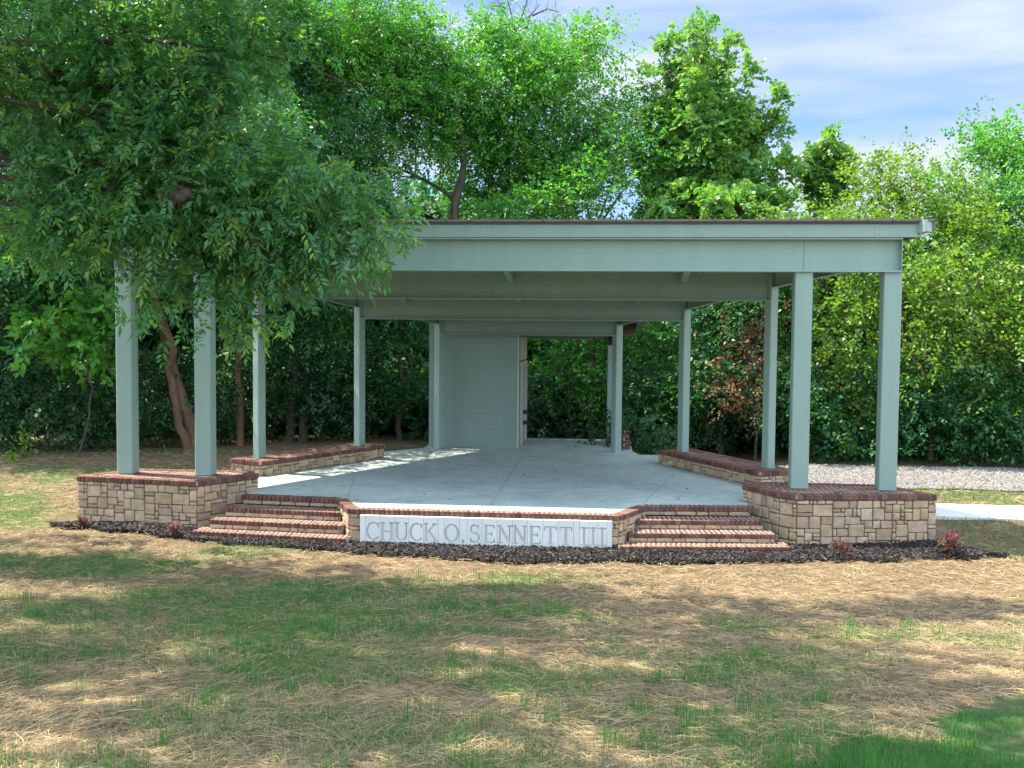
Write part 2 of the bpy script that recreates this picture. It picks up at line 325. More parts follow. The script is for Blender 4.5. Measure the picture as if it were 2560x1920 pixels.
def hnoise(x, y, s, seed):
    """smooth value noise in numpy"""
    r = np.random.default_rng(seed); G = r.random((128, 128))
    x = np.asarray(x, float)*s; y = np.asarray(y, float)*s
    xi = np.floor(x).astype(int); yi = np.floor(y).astype(int); fx = x-xi; fy = y-yi; fx = fx*fx*(3-2*fx); fy = fy*fy*(3-2*fy)
    g = lambda a, b: G[a % 128, b % 128]
    return (g(xi, yi)*(1-fx)+g(xi+1, yi)*fx)*(1-fy)+(g(xi, yi+1)*(1-fx)+g(xi+1, yi+1)*fx)*fy

def gz(x, y):
    x = np.asarray(x, float); y = np.asarray(y, float)
    t = np.maximum(-3.5-y, 0); z = -0.6+0.157*t*t/(t+3)
    z = z+0.27*sstep(x, 5.2, 7.6)*sstep(y, -0.9, 0.9)*(1-0.65*sstep(y, 2.7, 5.2))
    z = z+0.22*sstep(y, 2, 9)*sstep(-x, 2, 6)
    z = z+0.035*(hnoise(x, y, 0.9, 3)-0.5)+0.02*(hnoise(x, y, 2.7, 4)-0.5)
    return z

def green_mask(x, y):
    g = 0.55*hnoise(x, y, 0.55, 21)+0.45*hnoise(x, y, 1.4, 22)
    for cx, cy, sx, sy, a in ((-1.2, -8.3, 1.6, 1.2, .45), (-0.2, -10.2, 1.5, .9, .40), (1.1, -6.4, .9, .5, .35), (-2.6, -4.8, 1.5, .7, .35), (-5, -3.5, 1.6, 1.2, .25), (1.2, -10.6, .8, .7, .25), (5.0, -7.0, 1.3, .7, .2), (-3.5, -6.5, 1.5, 1.2, .3)):
        g = g+a*np.exp(-((x-cx)/sx)**2-((y-cy)/sy)**2)
    g = g+.30*np.exp(-((x+10.5)/2.6)**2-((y-1.5)/2.5)**2)
    g = g-0.5*sstep(x, 1.5, 3.5)*sstep(y, -6.2, -5.0)*(1-sstep(y, -2.5, -1.5))
    return g

def lawn_mask(x, y):
    """the finished turf in the near right corner"""
    return sstep(x-3.3+0.9*(y+12.6)*-0.95+0.9*(hnoise(x, y, 1.6, 31)-.5), 0, .35)*(1-sstep(y, -9.9, -9.3))

def ground():
    xs = np.concatenate([-np.geomspace(30, 700, 22)[::-1], np.linspace(-28, 28, 180), np.geomspace(30, 700, 22)])
    ys = np.concatenate([-np.geomspace(26, 400, 14)[::-1], np.linspace(-25, 25, 170), np.geomspace(27, 900, 24)])
    X, Y = np.meshgrid(xs, ys); Z = gz(X, np.maximum(Y, -40))
    Z = Z-0.5*((abs(X) < 2.0) & (Y > -1.1) & (Y < 9.5))   # hollow under the stage slab
    n, m = X.shape; idx = np.arange(n*m).reshape(n, m)
    f = np.stack([idx[:-1, :-1], idx[:-1, 1:], idx[1:, 1:], idx[1:, :-1]], -1).reshape(-1, 4)
    mb = MB(); mb.quads(np.stack([X, Y, Z], -1).reshape(-1, 3), f, 0.5)
    o = mb.build('ground', M['ground'], smooth=True); tag(o, kind='structure')
    a = o.data.attributes.new('green', 'FLOAT', 'POINT'); gm = np.maximum(sstep(green_mask(X, Y), .50, .85)*.8, lawn_mask(X, Y)*.72); gm = np.where(np.hypot(X, Y+5) > 40, .6, gm)
    a.data.foreach_set('value', gm.astype(np.float32).ravel())
ground()

def sheet(name, poly_fn, xr, yr, nx, ny, m, lift, zfun=gz):
    """sheet draped on the ground between two edge curves: poly_fn(s) -> (y0, y1) at x"""
    xs = np.linspace(*xr, nx); V = []
    for x in xs:
        y0, y1 = poly_fn(x)
        for y in np.linspace(y0, y1, ny): V.append((x, y, float(zfun(x, y))+lift))
    idx = np.arange(nx*ny).reshape(nx, ny)
    f = np.stack([idx[:-1, :-1], idx[1:, :-1], idx[1:, 1:], idx[:-1, 1:]], -1).reshape(-1, 4)
    mb = MB(); mb.quads(V, f, 0.5)
    return tag(mb.build(name, m, smooth=True), kind='structure')

def mulch_front(x):
    return float(np.interp(x, [-8.4, -7.6, -5.8, -4.5, -2.5, -1, 0.6, 3, 5, 6.5, 7.8, 8.7], [-0.5, -0.88, -1.35, -1.75, -2.25, -2.5, -2.6, -2.35, -2.08, -1.78, -1.42, -1.05]))+0.22*(float(hnoise(x, 3.3, 2.3, 8))-0.5)+0.16*(float(hnoise(x, 7.3, 6.0, 9))-0.5)
def mulch_back(x):
    return float(np.interp(abs(x), [0, 2.2, 2.6, 5.0, 5.3, 7.6, 8.7], [-1.45, -1.45, -1.5, -1.4, -0.75, -0.35, -1.15]))
sheet('mulch_bed', lambda x: (mulch_front(x), max(mulch_back(x), mulch_front(x)+0.02)), (-8.4, 8.7), None, 120, 14, M['mulch_bed'], 0.03)
sheet('gravel_drive', lambda x: (5.75+0.25*(float(hnoise(x, 1, 0.9, 5))-0.5), 9.5+0.4*(float(hnoise(x, 9, 0.7, 6))-0.5)), (6.2, 40), None, 120, 16, M['gravel_bed'], 0.035)

# walkway: a real slab, ramping down to the right from the gap behind the plinth
def walkway():
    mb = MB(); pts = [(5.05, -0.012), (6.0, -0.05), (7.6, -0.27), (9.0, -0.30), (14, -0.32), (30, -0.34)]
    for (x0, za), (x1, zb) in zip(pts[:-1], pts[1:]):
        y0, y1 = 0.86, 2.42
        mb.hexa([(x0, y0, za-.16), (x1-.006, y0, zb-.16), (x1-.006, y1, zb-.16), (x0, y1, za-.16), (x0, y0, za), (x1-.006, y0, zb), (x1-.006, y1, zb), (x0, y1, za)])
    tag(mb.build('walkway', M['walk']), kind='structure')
walkway()

# ------------------------------------------------------------------ masonry
def ashlar(mb, p0, p1, z0, z1, seed, depth=0.05, u=0.07, flat=False):
    """random-ashlar stones over the vertical face p0 -> p1 (outside is to the right of p0 -> p1)"""
    r = np.random.default_rng(seed)
    p0 = np.array(p0, float); p1 = np.array(p1, float); W = np.linalg.norm(p1-p0); H = z1-z0
    t = (p1-p0)/W; nrm = np.array([t[1], -t[0]])
    nx = max(2, int(round(W/u))); ny = max(1, int(round(H/(u if not flat else H)))); ux = W/nx; uy = H/ny
    occ = np.zeros((ny, nx), bool)
    sizes = [(2, 2), (3, 2), (4, 2), (4, 3), (3, 3), (5, 3), (2, 1), (3, 1), (4, 1), (1, 1), (2, 3), (1, 2), (5, 2)]
    wts = np.array([12, 14, 9, 7, 8, 4, 6, 7, 5, 1.5, 4, 2, 3.]); wts /= wts.sum()
    if flat: sizes = [(3, 1), (4, 1), (5, 1), (2, 1)]; wts = np.array([4, 4, 3, 2.])/13
    for j in range(ny):
        for i in range(nx):
            if occ[j, i]: continue
            for _ in range(14):
                w, h = sizes[r.choice(len(sizes), p=wts)]
                if i+w <= nx and j+h <= ny and not occ[j:j+h, i:i+w].any(): break
            else: w = h = 1
            occ[j:j+h, i:i+w] = True
            g = 0.006
            a0, a1, b0, b1 = i*ux+g, (i+w)*ux-g, j*uy+g, (j+h)*uy-g
            jt = lambda: (r.random(2)-0.5)*0.014
            C = np.array([(a0, b0), (a1, b0), (a1, b1), (a0, b1)])+np.array([jt() for _ in range(4)])*(0.5 if flat else 1)
            C[:, 0] = np.clip(C[:, 0], 0.001, W-0.001); C[:, 1] = np.clip(C[:, 1], 0.001, H-0.001)
            # 8-gon outline with knocked-off corners
            k = 0.12
            o8 = []
            for q in range(4):
                A, B, D = C[q-1], C[q], C[(q+1) % 4]
                o8 += [B+(A-B)*min(0.3, k*0.1/np.linalg.norm(A-B)*1.2), B+(D-B)*min(0.3, k*0.1/np.linalg.norm(D-B)*1.2)]
            o8 = np.array(o8); cen = o8.mean(0)
            d = depth*(0.75+0.5*r.random())
            rings = [(1.0, -0.02), (1.0, d*0.45), (None, d*0.85), (None, d)]
            V = []
            for s_, dd in rings:
                if s_ is None:
                    ins = 0.007 if dd < d*0.9 else 0.02
                    ln = np.linalg.norm(o8-cen, axis=1, keepdims=True); pp = cen+(o8-cen)*np.maximum(0.5, (ln-ins)/ln)
                else: pp = o8
                V.append(np.concatenate([np.outer(pp[:, 0], t)+p0, (pp[:, 1]+z0)[:, None]], 1)+np.append(nrm, 0)*(dd+(r.random((8, 1))-0.5)*(0.008 if s_ is None else 0)))
            ctr = np.append(p0+t*cen[0]+nrm*(d+0.004), z0+cen[1])
            V = np.vstack(V+[ctr[None]])
            F = [(a*8+q, a*8+(q+1) % 8, (a+1)*8+(q+1) % 8, (a+1)*8+q) for a in range(3) for q in range(8)]
            rv = r.random()
            mb.quads(V[:32], F, rv)
            mb.tris(V, [(24+q, 24+(q+1) % 8, 32) for q in range(8)], rv)

def brick_row(mb, p0, p1, zt, h, length, over, seed, pitch=0.086, trim0=0.0, trim1=0.0, sp=0.014):
    """bricks laid across an edge p0 -> p1 (outside to the right): heads over the edge by `over`, `length` deep"""
    r = np.random.default_rng(seed); p0 = np.array(p0, float); p1 = np.array(p1, float)
    W = np.linalg.norm(p1-p0); t = (p1-p0)/W; nrm = np.array([t[1], -t[0]])
    a0, a1 = trim0, W-trim1; n = max(1, int(round((a1-a0)/pitch))); pw = (a1-a0)/n; ang = math.atan2(t[1], t[0])
    for i in range(n):
        c = p0+t*(a0+(i+.5)*pw)+nrm*(over-length/2+(r.random()-.5)*0.006)
        zz = zt-(r.random())*0.004
        brick(mb, (c[0], c[1], zz-h/2), (pw-sp, length, h), ang+(r.random()-.5)*0.02, r.random())

def brick(mb, c, size, rz, rnd):
    """a brick with softened arrises"""
    hx, hy, hz = np.array(size)/2; b = 0.006
    V = []
    for z, ins in ((-hz, b), (-hz+b, 0), (hz-b, 0), (hz, b)):
        V += [(-hx+ins, -hy+ins, z), (hx-ins, -hy+ins, z), (hx-ins, hy-ins, z), (-hx+ins, hy-ins, z)]
    V = np.array(V); co, si = math.cos(rz), math.sin(rz)
    V = np.stack([V[:, 0]*co-V[:, 1]*si, V[:, 0]*si+V[:, 1]*co, V[:, 2]], 1)+np.array(c)
    F = [(0, 3, 2, 1), (12, 13, 14, 15)]+[(a*4+q, a*4+(q+1) % 4, a*4+4+(q+1) % 4, a*4+4+q) for a in range(3) for q in range(4)]
    mb.quads(V, F, rnd)

def inset_poly(poly, d):
    """offset a counter-clockwise polygon inward by d"""
    p = np.array(poly, float); n = len(p); out = []
    for i in range(n):
        a, b, c = p[i-1], p[i], p[(i+1) % n]
        t0 = unit(b-a); t1 = unit(c-b); n0 = np.array([-t0[1], t0[0]]); n1 = np.array([-t1[1], t1[0]])
        bis = unit(n0+n1); out.append(b+bis*d/max(0.3, np.dot(bis, n0)))
    return np.array(out)

def inside(poly, x, y):
    p = np.array(poly); c = True
    for i in range(len(p)):
        a, b = p[i], p[(i+1) % len(p)]
        if (b[0]-a[0])*(y-a[1])-(b[1]-a[1])*(x-a[0]) < 0: return False
    return c

def brick_cap(poly, zt, h, seed, pitch=0.086, field_dir=0.0):
    """brick capping over a convex counter-clockwise polygon: header border, field of bricks inside, mortar bed"""
    mb = MB(); n = len(poly); L = 0.2
    for i in range(n):
        brick_row(mb, poly[i], poly[(i+1) % n], zt, h, L, 0.045, seed+i, pitch)
    inn = inset_poly(poly, L-0.045); r = np.random.default_rng(seed+50)
    c0 = np.mean(inn, 0); co, si = math.cos(field_dir), math.sin(field_dir)
    for a in range(-30, 31):
        for b in range(-40, 41):
            x = (a+(0.5 if b % 2 else 0))*0.205; y = b*0.098
            X, Y = c0[0]+x*co-y*si, c0[1]+x*si+y*co
            if inside(inn, X, Y): brick(mb, (X, Y, zt-0.006-h/2-r.random()*0.004), (0.193, 0.087, h-0.01), field_dir+(r.random()-.5)*0.015, r.random())
    bed = MB(); bed.prism([tuple(q) for q in inset_poly(poly, -0.03)], zt-h+0.012, zt-0.015)
    return mb, bed

PLZ = 0.30
def plinth(sgn):
    pts = [(7.66, -0.40), (7.02, 0.68), (5.02, 0.72), (4.52, 0.36), (5.02, -0.55), (5.27, -0.76)]
    if sgn > 0:
        poly = pts
    else:
        poly = [(-x, y) for x, y in [(7.66, -0.40), (5.25, -0.76), (4.52, 0.36), (5.02, 0.72), (7.02, 0.68)]]
        # mirrored: goes clockwise after mirroring -> order it counter-clockwise
    a = np.array(poly); area = 0.5*np.sum(a[:, 0]*np.roll(a[:, 1], -1)-np.roll(a[:, 0], -1)*a[:, 1])
    if area < 0: poly = poly[::-1]
    side = 'right' if sgn > 0 else 'left'
    lab = {'right': 'tan stone plinth with brick cap in clear daylight, beside the concrete walk and gravel drive',
           'left': 'tan stone plinth with brick cap dappled by leaf shade, beside the sunny lawn edge'}[side]
    root = empty('stone_plinth', (float(np.mean(a[:, 0])), 0.0, -0.6), label=lab, cat='plinth', group='stone plinths under the front columns')
    st = MB(); n = len(poly)
    for i in range(n):
        ashlar(st, poly[i], poly[(i+1) % n], -0.70, PLZ-0.095, 100+i+(10 if sgn > 0 else 0), depth=0.03)
    P(st, 'stone_wall', M['stone'], root)
    core = MB(); core.prism([tuple(q) for q in poly], -0.8, PLZ-0.09); P(core, 'mortar_core', M['mortar'], root)
    cap, bed = brick_cap(poly, PLZ, 0.09, 300+sgn*20)
    c = P(cap, 'brick_cap', M['brick'], root); P(bed, 'mortar_bed', M['joint'], root)
plinth(1); plinth(-1)

def bench(sgn):
    u = np.array([-0.457, 0.889]); nn = np.array([0.889, 0.457]); p = np.array([5.04, 2.05]); Lg, Wd = 3.95, 0.82
    poly = [p, p+nn*Wd, p+nn*Wd+u*Lg, p+u*Lg]
    poly = [(float(q[0])*sgn, float(q[1])) for q in poly]
    if sgn < 0: poly = poly[::-1]
    lab = 'long low stone seat wall with brick top, in the roof shade beside the gravel drive' if sgn > 0 else 'long low stone seat wall with brick top, sun-flecked, beside the dark leaning trunk'
    root = empty('bench_wall', (float(np.mean([q[0] for q in poly])), 3.9, 0), label=lab, cat='seat wall', group='stone seat walls along the stage')
    st = MB()
    for i in range(4): ashlar(st, poly[i], poly[(i+1) % 4], -0.55 if True else 0, PLZ-0.08, 140+i+(10 if sgn > 0 else 0), depth=0.03)
    P(st, 'stone_wall', M['stone'], root)
    core = MB(); core.prism(poly, -0.7, PLZ-0.075); P(core, 'mortar_core', M['mortar'], root)
    cap, bed = brick_cap(poly, PLZ+0.01, 0.085, 360+sgn*20, field_dir=math.atan2(u[1], u[0]*sgn))
    P(cap, 'brick_cap', M['brick'], root); P(bed, 'mortar_bed', M['joint'], root)
bench(1); bench(-1)

# low brick wall behind the right rear column
def low_wall():
    poly = [(2.42, 8.05), (2.58, 8.02), (2.62, 10.2), (2.36, 10.2)]
    root = empty('brick_wall', (2.5, 9, 0), label='short low red brick wall behind the rear right column', cat='low wall')
    mb = MB(); r = np.random.default_rng(9)
    for k in range(4):
        for i in range(4):
            brick_row(mb, poly[i], poly[(i+1) % 4], 0.075*(k+1)+0.02, 0.067, 0.1, 0.0, 900+k*5+i, pitch=0.21, trim0=0.05*(k % 2))
    P(mb, 'brick_face', M['brick'], root)
    core = MB(); core.prism([tuple(q) for q in inset_poly(poly, 0.008)], -0.4, 0.31); P(core, 'mortar_core', M['joint'], root)
low_wall()

# ------------------------------------------------------------------ stage
STAGE_F = [(-2.24, -1.50), (2.24, -1.50), (2.70, -0.50), (4.58, -0.34)]
def stage():
    root = empty('stage', (0, 3, -0.6), label='broad concrete stage floor with red brick edging and carved name wall in front', cat='stage')
    right = [(2.24, -1.47), (2.70, -0.47), (4.55, -0.31), (4.55, 0.45), (5.06, 0.86), (5.06, 2.40), (5.3, 2.5), (3.6, 5.9), (3.62, 7.2), (2.82, 7.12), (2.66, 7.9), (2.66, 10.62)]
    left = [(-x, y) for x, y in [(2.66, 10.62), (2.66, 7.75), (3.6, 6.55), (3.5, 5.9), (5.3, 2.5), (5.06, 0.86), (4.55, 0.45), (4.55, -0.31), (2.70, -0.47), (2.24, -1.47)]]
    poly = right+left
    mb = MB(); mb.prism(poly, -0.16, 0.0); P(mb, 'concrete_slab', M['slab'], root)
    mb = MB(); mb.prism([(x*0.985, y*0.985+0.04) for x, y in poly], -0.9, -0.165); P(mb, 'foundation', M['mortar'], root)
    # brick coping along the front, wing walls and stair heads
    cp = MB(); line = [(-4.57, -0.35), (-2.72, -0.53), (-2.26, -1.53), (2.26, -1.53), (2.72, -0.53), (4.57, -0.35)]
    for i in range(5):
        brick_row(cp, line[i], line[i+1], 0.012, 0.085, 0.20, 0.05, 500+i)
    P(cp, 'brick_coping', M['brick'], root)
    bd = MB(); bd.prism(line+[(4.4, -0.19), (2.60, -0.36), (2.14, -1.35), (-2.14, -1.35), (-2.60, -0.36), (-4.4, -0.19)], -0.085, 0.0035); P(bd, 'mortar_bed', M['joint'], root)
    # stone front and wing walls
    st = MB()
    for i in (1, 2, 3): ashlar(st, line[i], line[i+1], -0.70, -0.075, 520+i, depth=0.03)
    P(st, 'stone_front', M['stone'], root)
    co = MB(); co.prism([(-2.72, -0.53), (-2.26, -1.525), (2.26, -1.525), (2.72, -0.53)], -0.8, -0.09); P(co, 'mortar_core', M['mortar'], root)
    for a, b in (((0.05, -1.33), (-0.03, 10.5)), ((-2.62, -0.27), (-3.42, 3.75)), ((2.68, -0.27), (3.45, 3.6))):
        jm = MB(); a = np.array(a); b = np.array(b); t = unit(b-a); n = np.array([-t[1], t[0]])*0.0045
        q = [a-n, a+n, b+n, b-n]
        jm.hexa([(x, y, -0.01) for x, y in q][::-1]+[(x, y, 0.004) for x, y in q][::-1]); P(jm, 'control_joint', M['joint_dark'], root)
stage()

def stairs(sgn):
    lab = 'brick and stone steps in full sun between the carved name wall and the sunlit plinth' if sgn > 0 else 'brick and stone steps in leaf shade between the carved name wall and the shaded plinth'
    root = empty('stair_flight', (3.6*sgn, -1.0, -0.6), label=lab, cat='steps', group='flights of steps up to the stage')
    E = [((2.66, -0.70), (4.62, -0.53), 0.0), ((2.57, -1.05), (4.72, -0.84), -0.15), ((2.44, -1.45), (4.86, -1.22), -0.30), ((2.27, -1.82), (5.06, -1.50), -0.45)]
    base = [(2.74, -0.50), (4.55, -0.34)]
    prev = base
    for k in range(4):
        a, b, z = E[k]
        if k == 0:
            # stone riser right under the stage coping
            a2, b2 = (2.70, -0.54), (4.52, -0.38)
            st = MB(); q = [(a2[0]*sgn, a2[1]), (b2[0]*sgn, b2[1])]
            if sgn < 0: q = q[::-1]
            ashlar(st, q[0], q[1], -0.15, -0.075, 600+sgn, depth=0.02, flat=True); P(st, 'stone_riser', M['stone'], root)
            prev = [a2, b2]; continue
        step = root
        # tread: bricks on edge, laid front to back
        q = [(a[0]*sgn, a[1]), (b[0]*sgn, b[1])]
        if sgn < 0: q = q[::-1]
        dep = 0.40
        tr = MB(); brick_row(tr, q[0], q[1], z, 0.075, 0.205, 0.0, 620+k+sgn*7, pitch=0.083)
        t = unit(np.array(q[1])-np.array(q[0])); nn = np.array([-t[1], t[0]])
        q2 = [np.array(q[0])+nn*0.212+t*0.02, np.array(q[1])+nn*0.212-t*0.02]
        brick_row(tr, q2[0], q2[1], z-0.002, 0.07, 0.2, 0.0, 640+k+sgn*7, pitch=0.083)
        T = P(tr, 'brick_tread', M['brick'], step)
        bd = MB(); pa = [np.array(q[0])-t*-0.004, np.array(q[1])-t*0.004, np.array(q[1])+nn*0.42-t*0.01, np.array(q[0])+nn*0.42+t*0.01]
        pa[0] = pa[0]+nn*0.045; pa[1] = pa[1]+nn*0.045
        bd.prism([tuple(p) for p in pa], z-0.40 if k == 3 else z-0.155, z-0.006); bd.build('mortar_bed', M['joint'], T)
        if k < 3:
            st = MB(); r0 = np.array(q[0])+nn*0.03+t*0.02; r1 = np.array(q[1])+nn*0.03-t*0.02
            ashlar(st, r0, r1, z-0.152, z-0.075, 660+k+sgn*9, depth=0.014, flat=True); P(st, 'stone_riser', M['stone'], step)
stairs(1); stairs(-1)

# ------------------------------------------------------------------ carved name wall
PX = [-2.066, -1.972, -1.727, -1.483, -1.237, -0.987, -0.737, -0.636, -0.38, -0.252, 0.0, 0.251, 0.504, 0.758, 1.013, 1.266, 1.521, 1.618, 1.77, 1.917, 2.067, 2.155]
PT = [' ', 'C', 'H', 'U', 'C', 'K', ' ', 'O', '.', 'S', 'E', 'N', 'N', 'E', 'T', 'T', ' ', 'I', 'I', 'I', ' ']

def arc(cx, cy, rx, ry, a0, a1, n=16):
    return [(cx+rx*math.cos(math.radians(a0+(a1-a0)*i/n)), cy+ry*math.sin(math.radians(a0+(a1-a0)*i/n))) for i in range(n+1)]

def letter(ch):
    """Roman capital as strokes (points, widths at both ends) in a box 1 high; returns strokes and width"""
    T, t = 0.145, 0.072
    se = lambda x, y, w=0.20: ([(x-w/2, y), (x+w/2, y)], [0.045, 0.045])
    if ch == 'I': return [([(0.2, 0), (0.2, 1)], [T, T]), se(.2, .02, .42), se(.2, .98, .42)], 0.4
    if ch == 'H': return [([(0.14, 0), (0.14, 1)], [T, T]), ([(0.66, 0), (0.66, 1)], [T, T]), ([(0.14, .5), (.66, .5)], [t, t]), se(.14, .02, .28), se(.66, .02, .28), se(.14, .98, .28), se(.66, .98, .28)], 0.8
    if ch == 'U': return [([(0.14, 1)]+[(0.14, .36)]+[(p[0], p[1]) for p in arc(.41, .34, .27, .32, 180, 360, 14)]+[(.68, 1)], [T]+[T]+list(np.linspace(T, t, 15))+[t]), se(.14, .98, .28), se(.68, .98, .24)], 0.8
    if ch == 'N': return [([(0.13, 0), (0.13, .97)], [t, t]), ([(0.12, .98), (.68, .02)], [T, T]), ([(.68, 0.02), (.68, 1)], [t, t]), se(.13, .02, .24), se(.07, .98, .16), se(.68, .98, .24)], 0.8
    if ch == 'E': return [([(0.14, 0), (0.14, 1)], [T, T]), ([(0.04, .02), (.6, .02)], [t, t]), ([(0.04, .98), (.58, .98)], [t, t]), ([(0.14, .52), (.46, .52)], [t, t]), ([(.60, 0), (.63, .19)], [.05, .03]), ([(.58, 1), (.60, .82)], [.05, .03]), ([(.47, .42), (.47, .62)], [.04, .04])], 0.68
    if ch == 'T': return [([(0.34, 0), (0.34, .98)], [T, T]), ([(0.03, .98), (.65, .98)], [t, t]), ([(.03, 1), (.01, .80)], [.05, .03]), ([(.65, 1), (.67, .80)], [.05, .03]), se(.34, .02, .30)], 0.68
    if ch == 'K': return [([(0.14, 0), (0.14, 1)], [T, T]), ([(.16, .42), (.62, .97)], [t, t]), ([(.30, .58), (.70, .02)], [T, T]), se(.14, .02, .28), se(.14, .98, .28), se(.62, .98, .24), se(.70, .02, .24)], 0.82
    if ch == 'O': return [(arc(.42, .5, .36, .48, 0, 360, 30), [0.05+0.085*abs(math.cos(math.radians(i*12))) for i in range(31)])], 0.84
    if ch == 'C': return [(arc(.43, .5, .37, .48, 48, 318, 24), [0.05+0.085*max(0, -math.cos(math.radians(48+i*270/24))) for i in range(25)]), ([(.70, .98), (.70, .74)], [.045, .045])], 0.76
    if ch == 'S': return [(arc(.32, .745, .22, .235, 40, 270, 14)+arc(.32, .265, .24, .245, 90, -140, 14)[0:], list(np.linspace(.05, T, 15))+list(np.linspace(T, .05, 15))), ([(.51, .98), (.51, .78)], [.04, .04]), ([(.10, .02), (.10, .24)], [.04, .04])], 0.62
    if ch == '.': return [([(0.10, 0.0), (0.10, .10)], [.12, .12]), ([(.12, .03), (.06, -.10)], [.07, .03])], 0.2
    return [], 0

def prism_bm(bm, quad, y0, y1):
    """closed prism over a quad in the x-z plane"""
    a = [bm.verts.new((x, y0, z)) for x, z in quad]; b = [bm.verts.new((x, y1, z)) for x, z in quad]
    bm.faces.new(a); bm.faces.new(b[::-1])
    for i in range(4): bm.faces.new((a[i], b[i], b[(i+1) % 4], a[(i+1) % 4]))

def carve(panel, strokes, ox, oz, s, yf):
    """cut the strokes of one letter into the panel's front, as a mason would"""
    for pts, wd in strokes:
        pts = np.array(pts)*s+np.array([ox, oz]); wd = np.array(wd)*s
        for i in range(len(pts)-1):
            yield pts[i], pts[i+1], wd[i], wd[i+1]

def sign():
    root = empty('name_sign', (0.05, -1.6, -0.6), label='row of pale precast panels carved with CHUCK O. SENNETT III', cat='sign')
    r = np.random.default_rng(5); yf = -1.64; dp = 0.034
    todo = []
    for i, ch in enumerate(PT):
        x0, x1 = PX[i]+0.0015, PX[i+1]-0.0015; zt = -0.076-r.random()*0.004; b = 0.004
        yy = yf+(r.random()-.5)*0.003
        V = [(x0, yy+.07, -.85), (x1, yy+.07, -.85), (x1, yy+.07, zt), (x0, yy+.07, zt), (x0, yy+b, -.85), (x1, yy+b, -.85), (x1, yy+b, zt), (x0, yy+b, zt), (x0+b, yy, -.85), (x1-b, yy, -.85), (x1-b, yy, zt-b), (x0+b, yy, zt-b)]
        F = [(0, 3, 2, 1)[::-1], (4, 5, 9, 8), (5, 6, 10, 9), (6, 7, 11, 10), (7, 4, 8, 11), (8, 9, 10, 11), (0, 1, 5, 4), (1, 2, 6, 5), (2, 3, 7, 6), (3, 0, 4, 7)]
        mb = MB(); mb.quads(V, F, r.random()); po = mb.build('panel', M['precast'])
        bm = bmesh.new(); bm.from_mesh(po.data); bmesh.ops.recalc_face_normals(bm, faces=bm.faces); bm.to_mesh(po.data); bm.free()
        if ch != ' ':
            st, w = letter(ch); s = 0.295; ox = (x0+x1)/2-w*s/2; oz = -0.487
            bm = bmesh.new()
            for k, (p, q, wa, wb) in enumerate(carve(po, st, ox, oz, s, yy)):
                d = unit(q-p); n = np.array([-d[1], d[0]]); e = d*min(wa, wb)*0.25
                wa = max(wa, .017); wb = max(wb, .017)
                quad = [p-e-n*wa/2, q+e-n*wb/2, q+e+n*wb/2, p-e+n*wa/2]
                prism_bm(bm, quad, yy-0.02, yy+dp+0.0004*(k % 7))
            bmesh.ops.recalc_face_normals(bm, faces=bm.faces)
            cm = bpy.data.meshes.new('cutter'); bm.to_mesh(cm); bm.free()
            co = bpy.data.objects.new('cutter', cm); COL.objects.link(co)
            md = po.modifiers.new('carve', 'BOOLEAN'); md.operation = 'DIFFERENCE'; md.object = co; md.solver = 'EXACT'; md.use_self = True
            todo.append((po, co))
        po.parent = root; local(po, root)
    bpy.context.view_layer.update(); dg = bpy.context.evaluated_depsgraph_get()
    for po, co in todo:
        me = bpy.data.meshes.new_from_object(po.evaluated_get(dg)); po.modifiers.clear(); po.data = me
        bpy.data.objects.remove(co)
sign()

# ------------------------------------------------------------------ pavilion
SL = 0.156
ZB = lambda y: 4.70-SL*y            # top of the cross beams
COLS = [(5.29, 2.75), (3.755, 5.33), (2.25, 7.62)]
PHI = 0.567

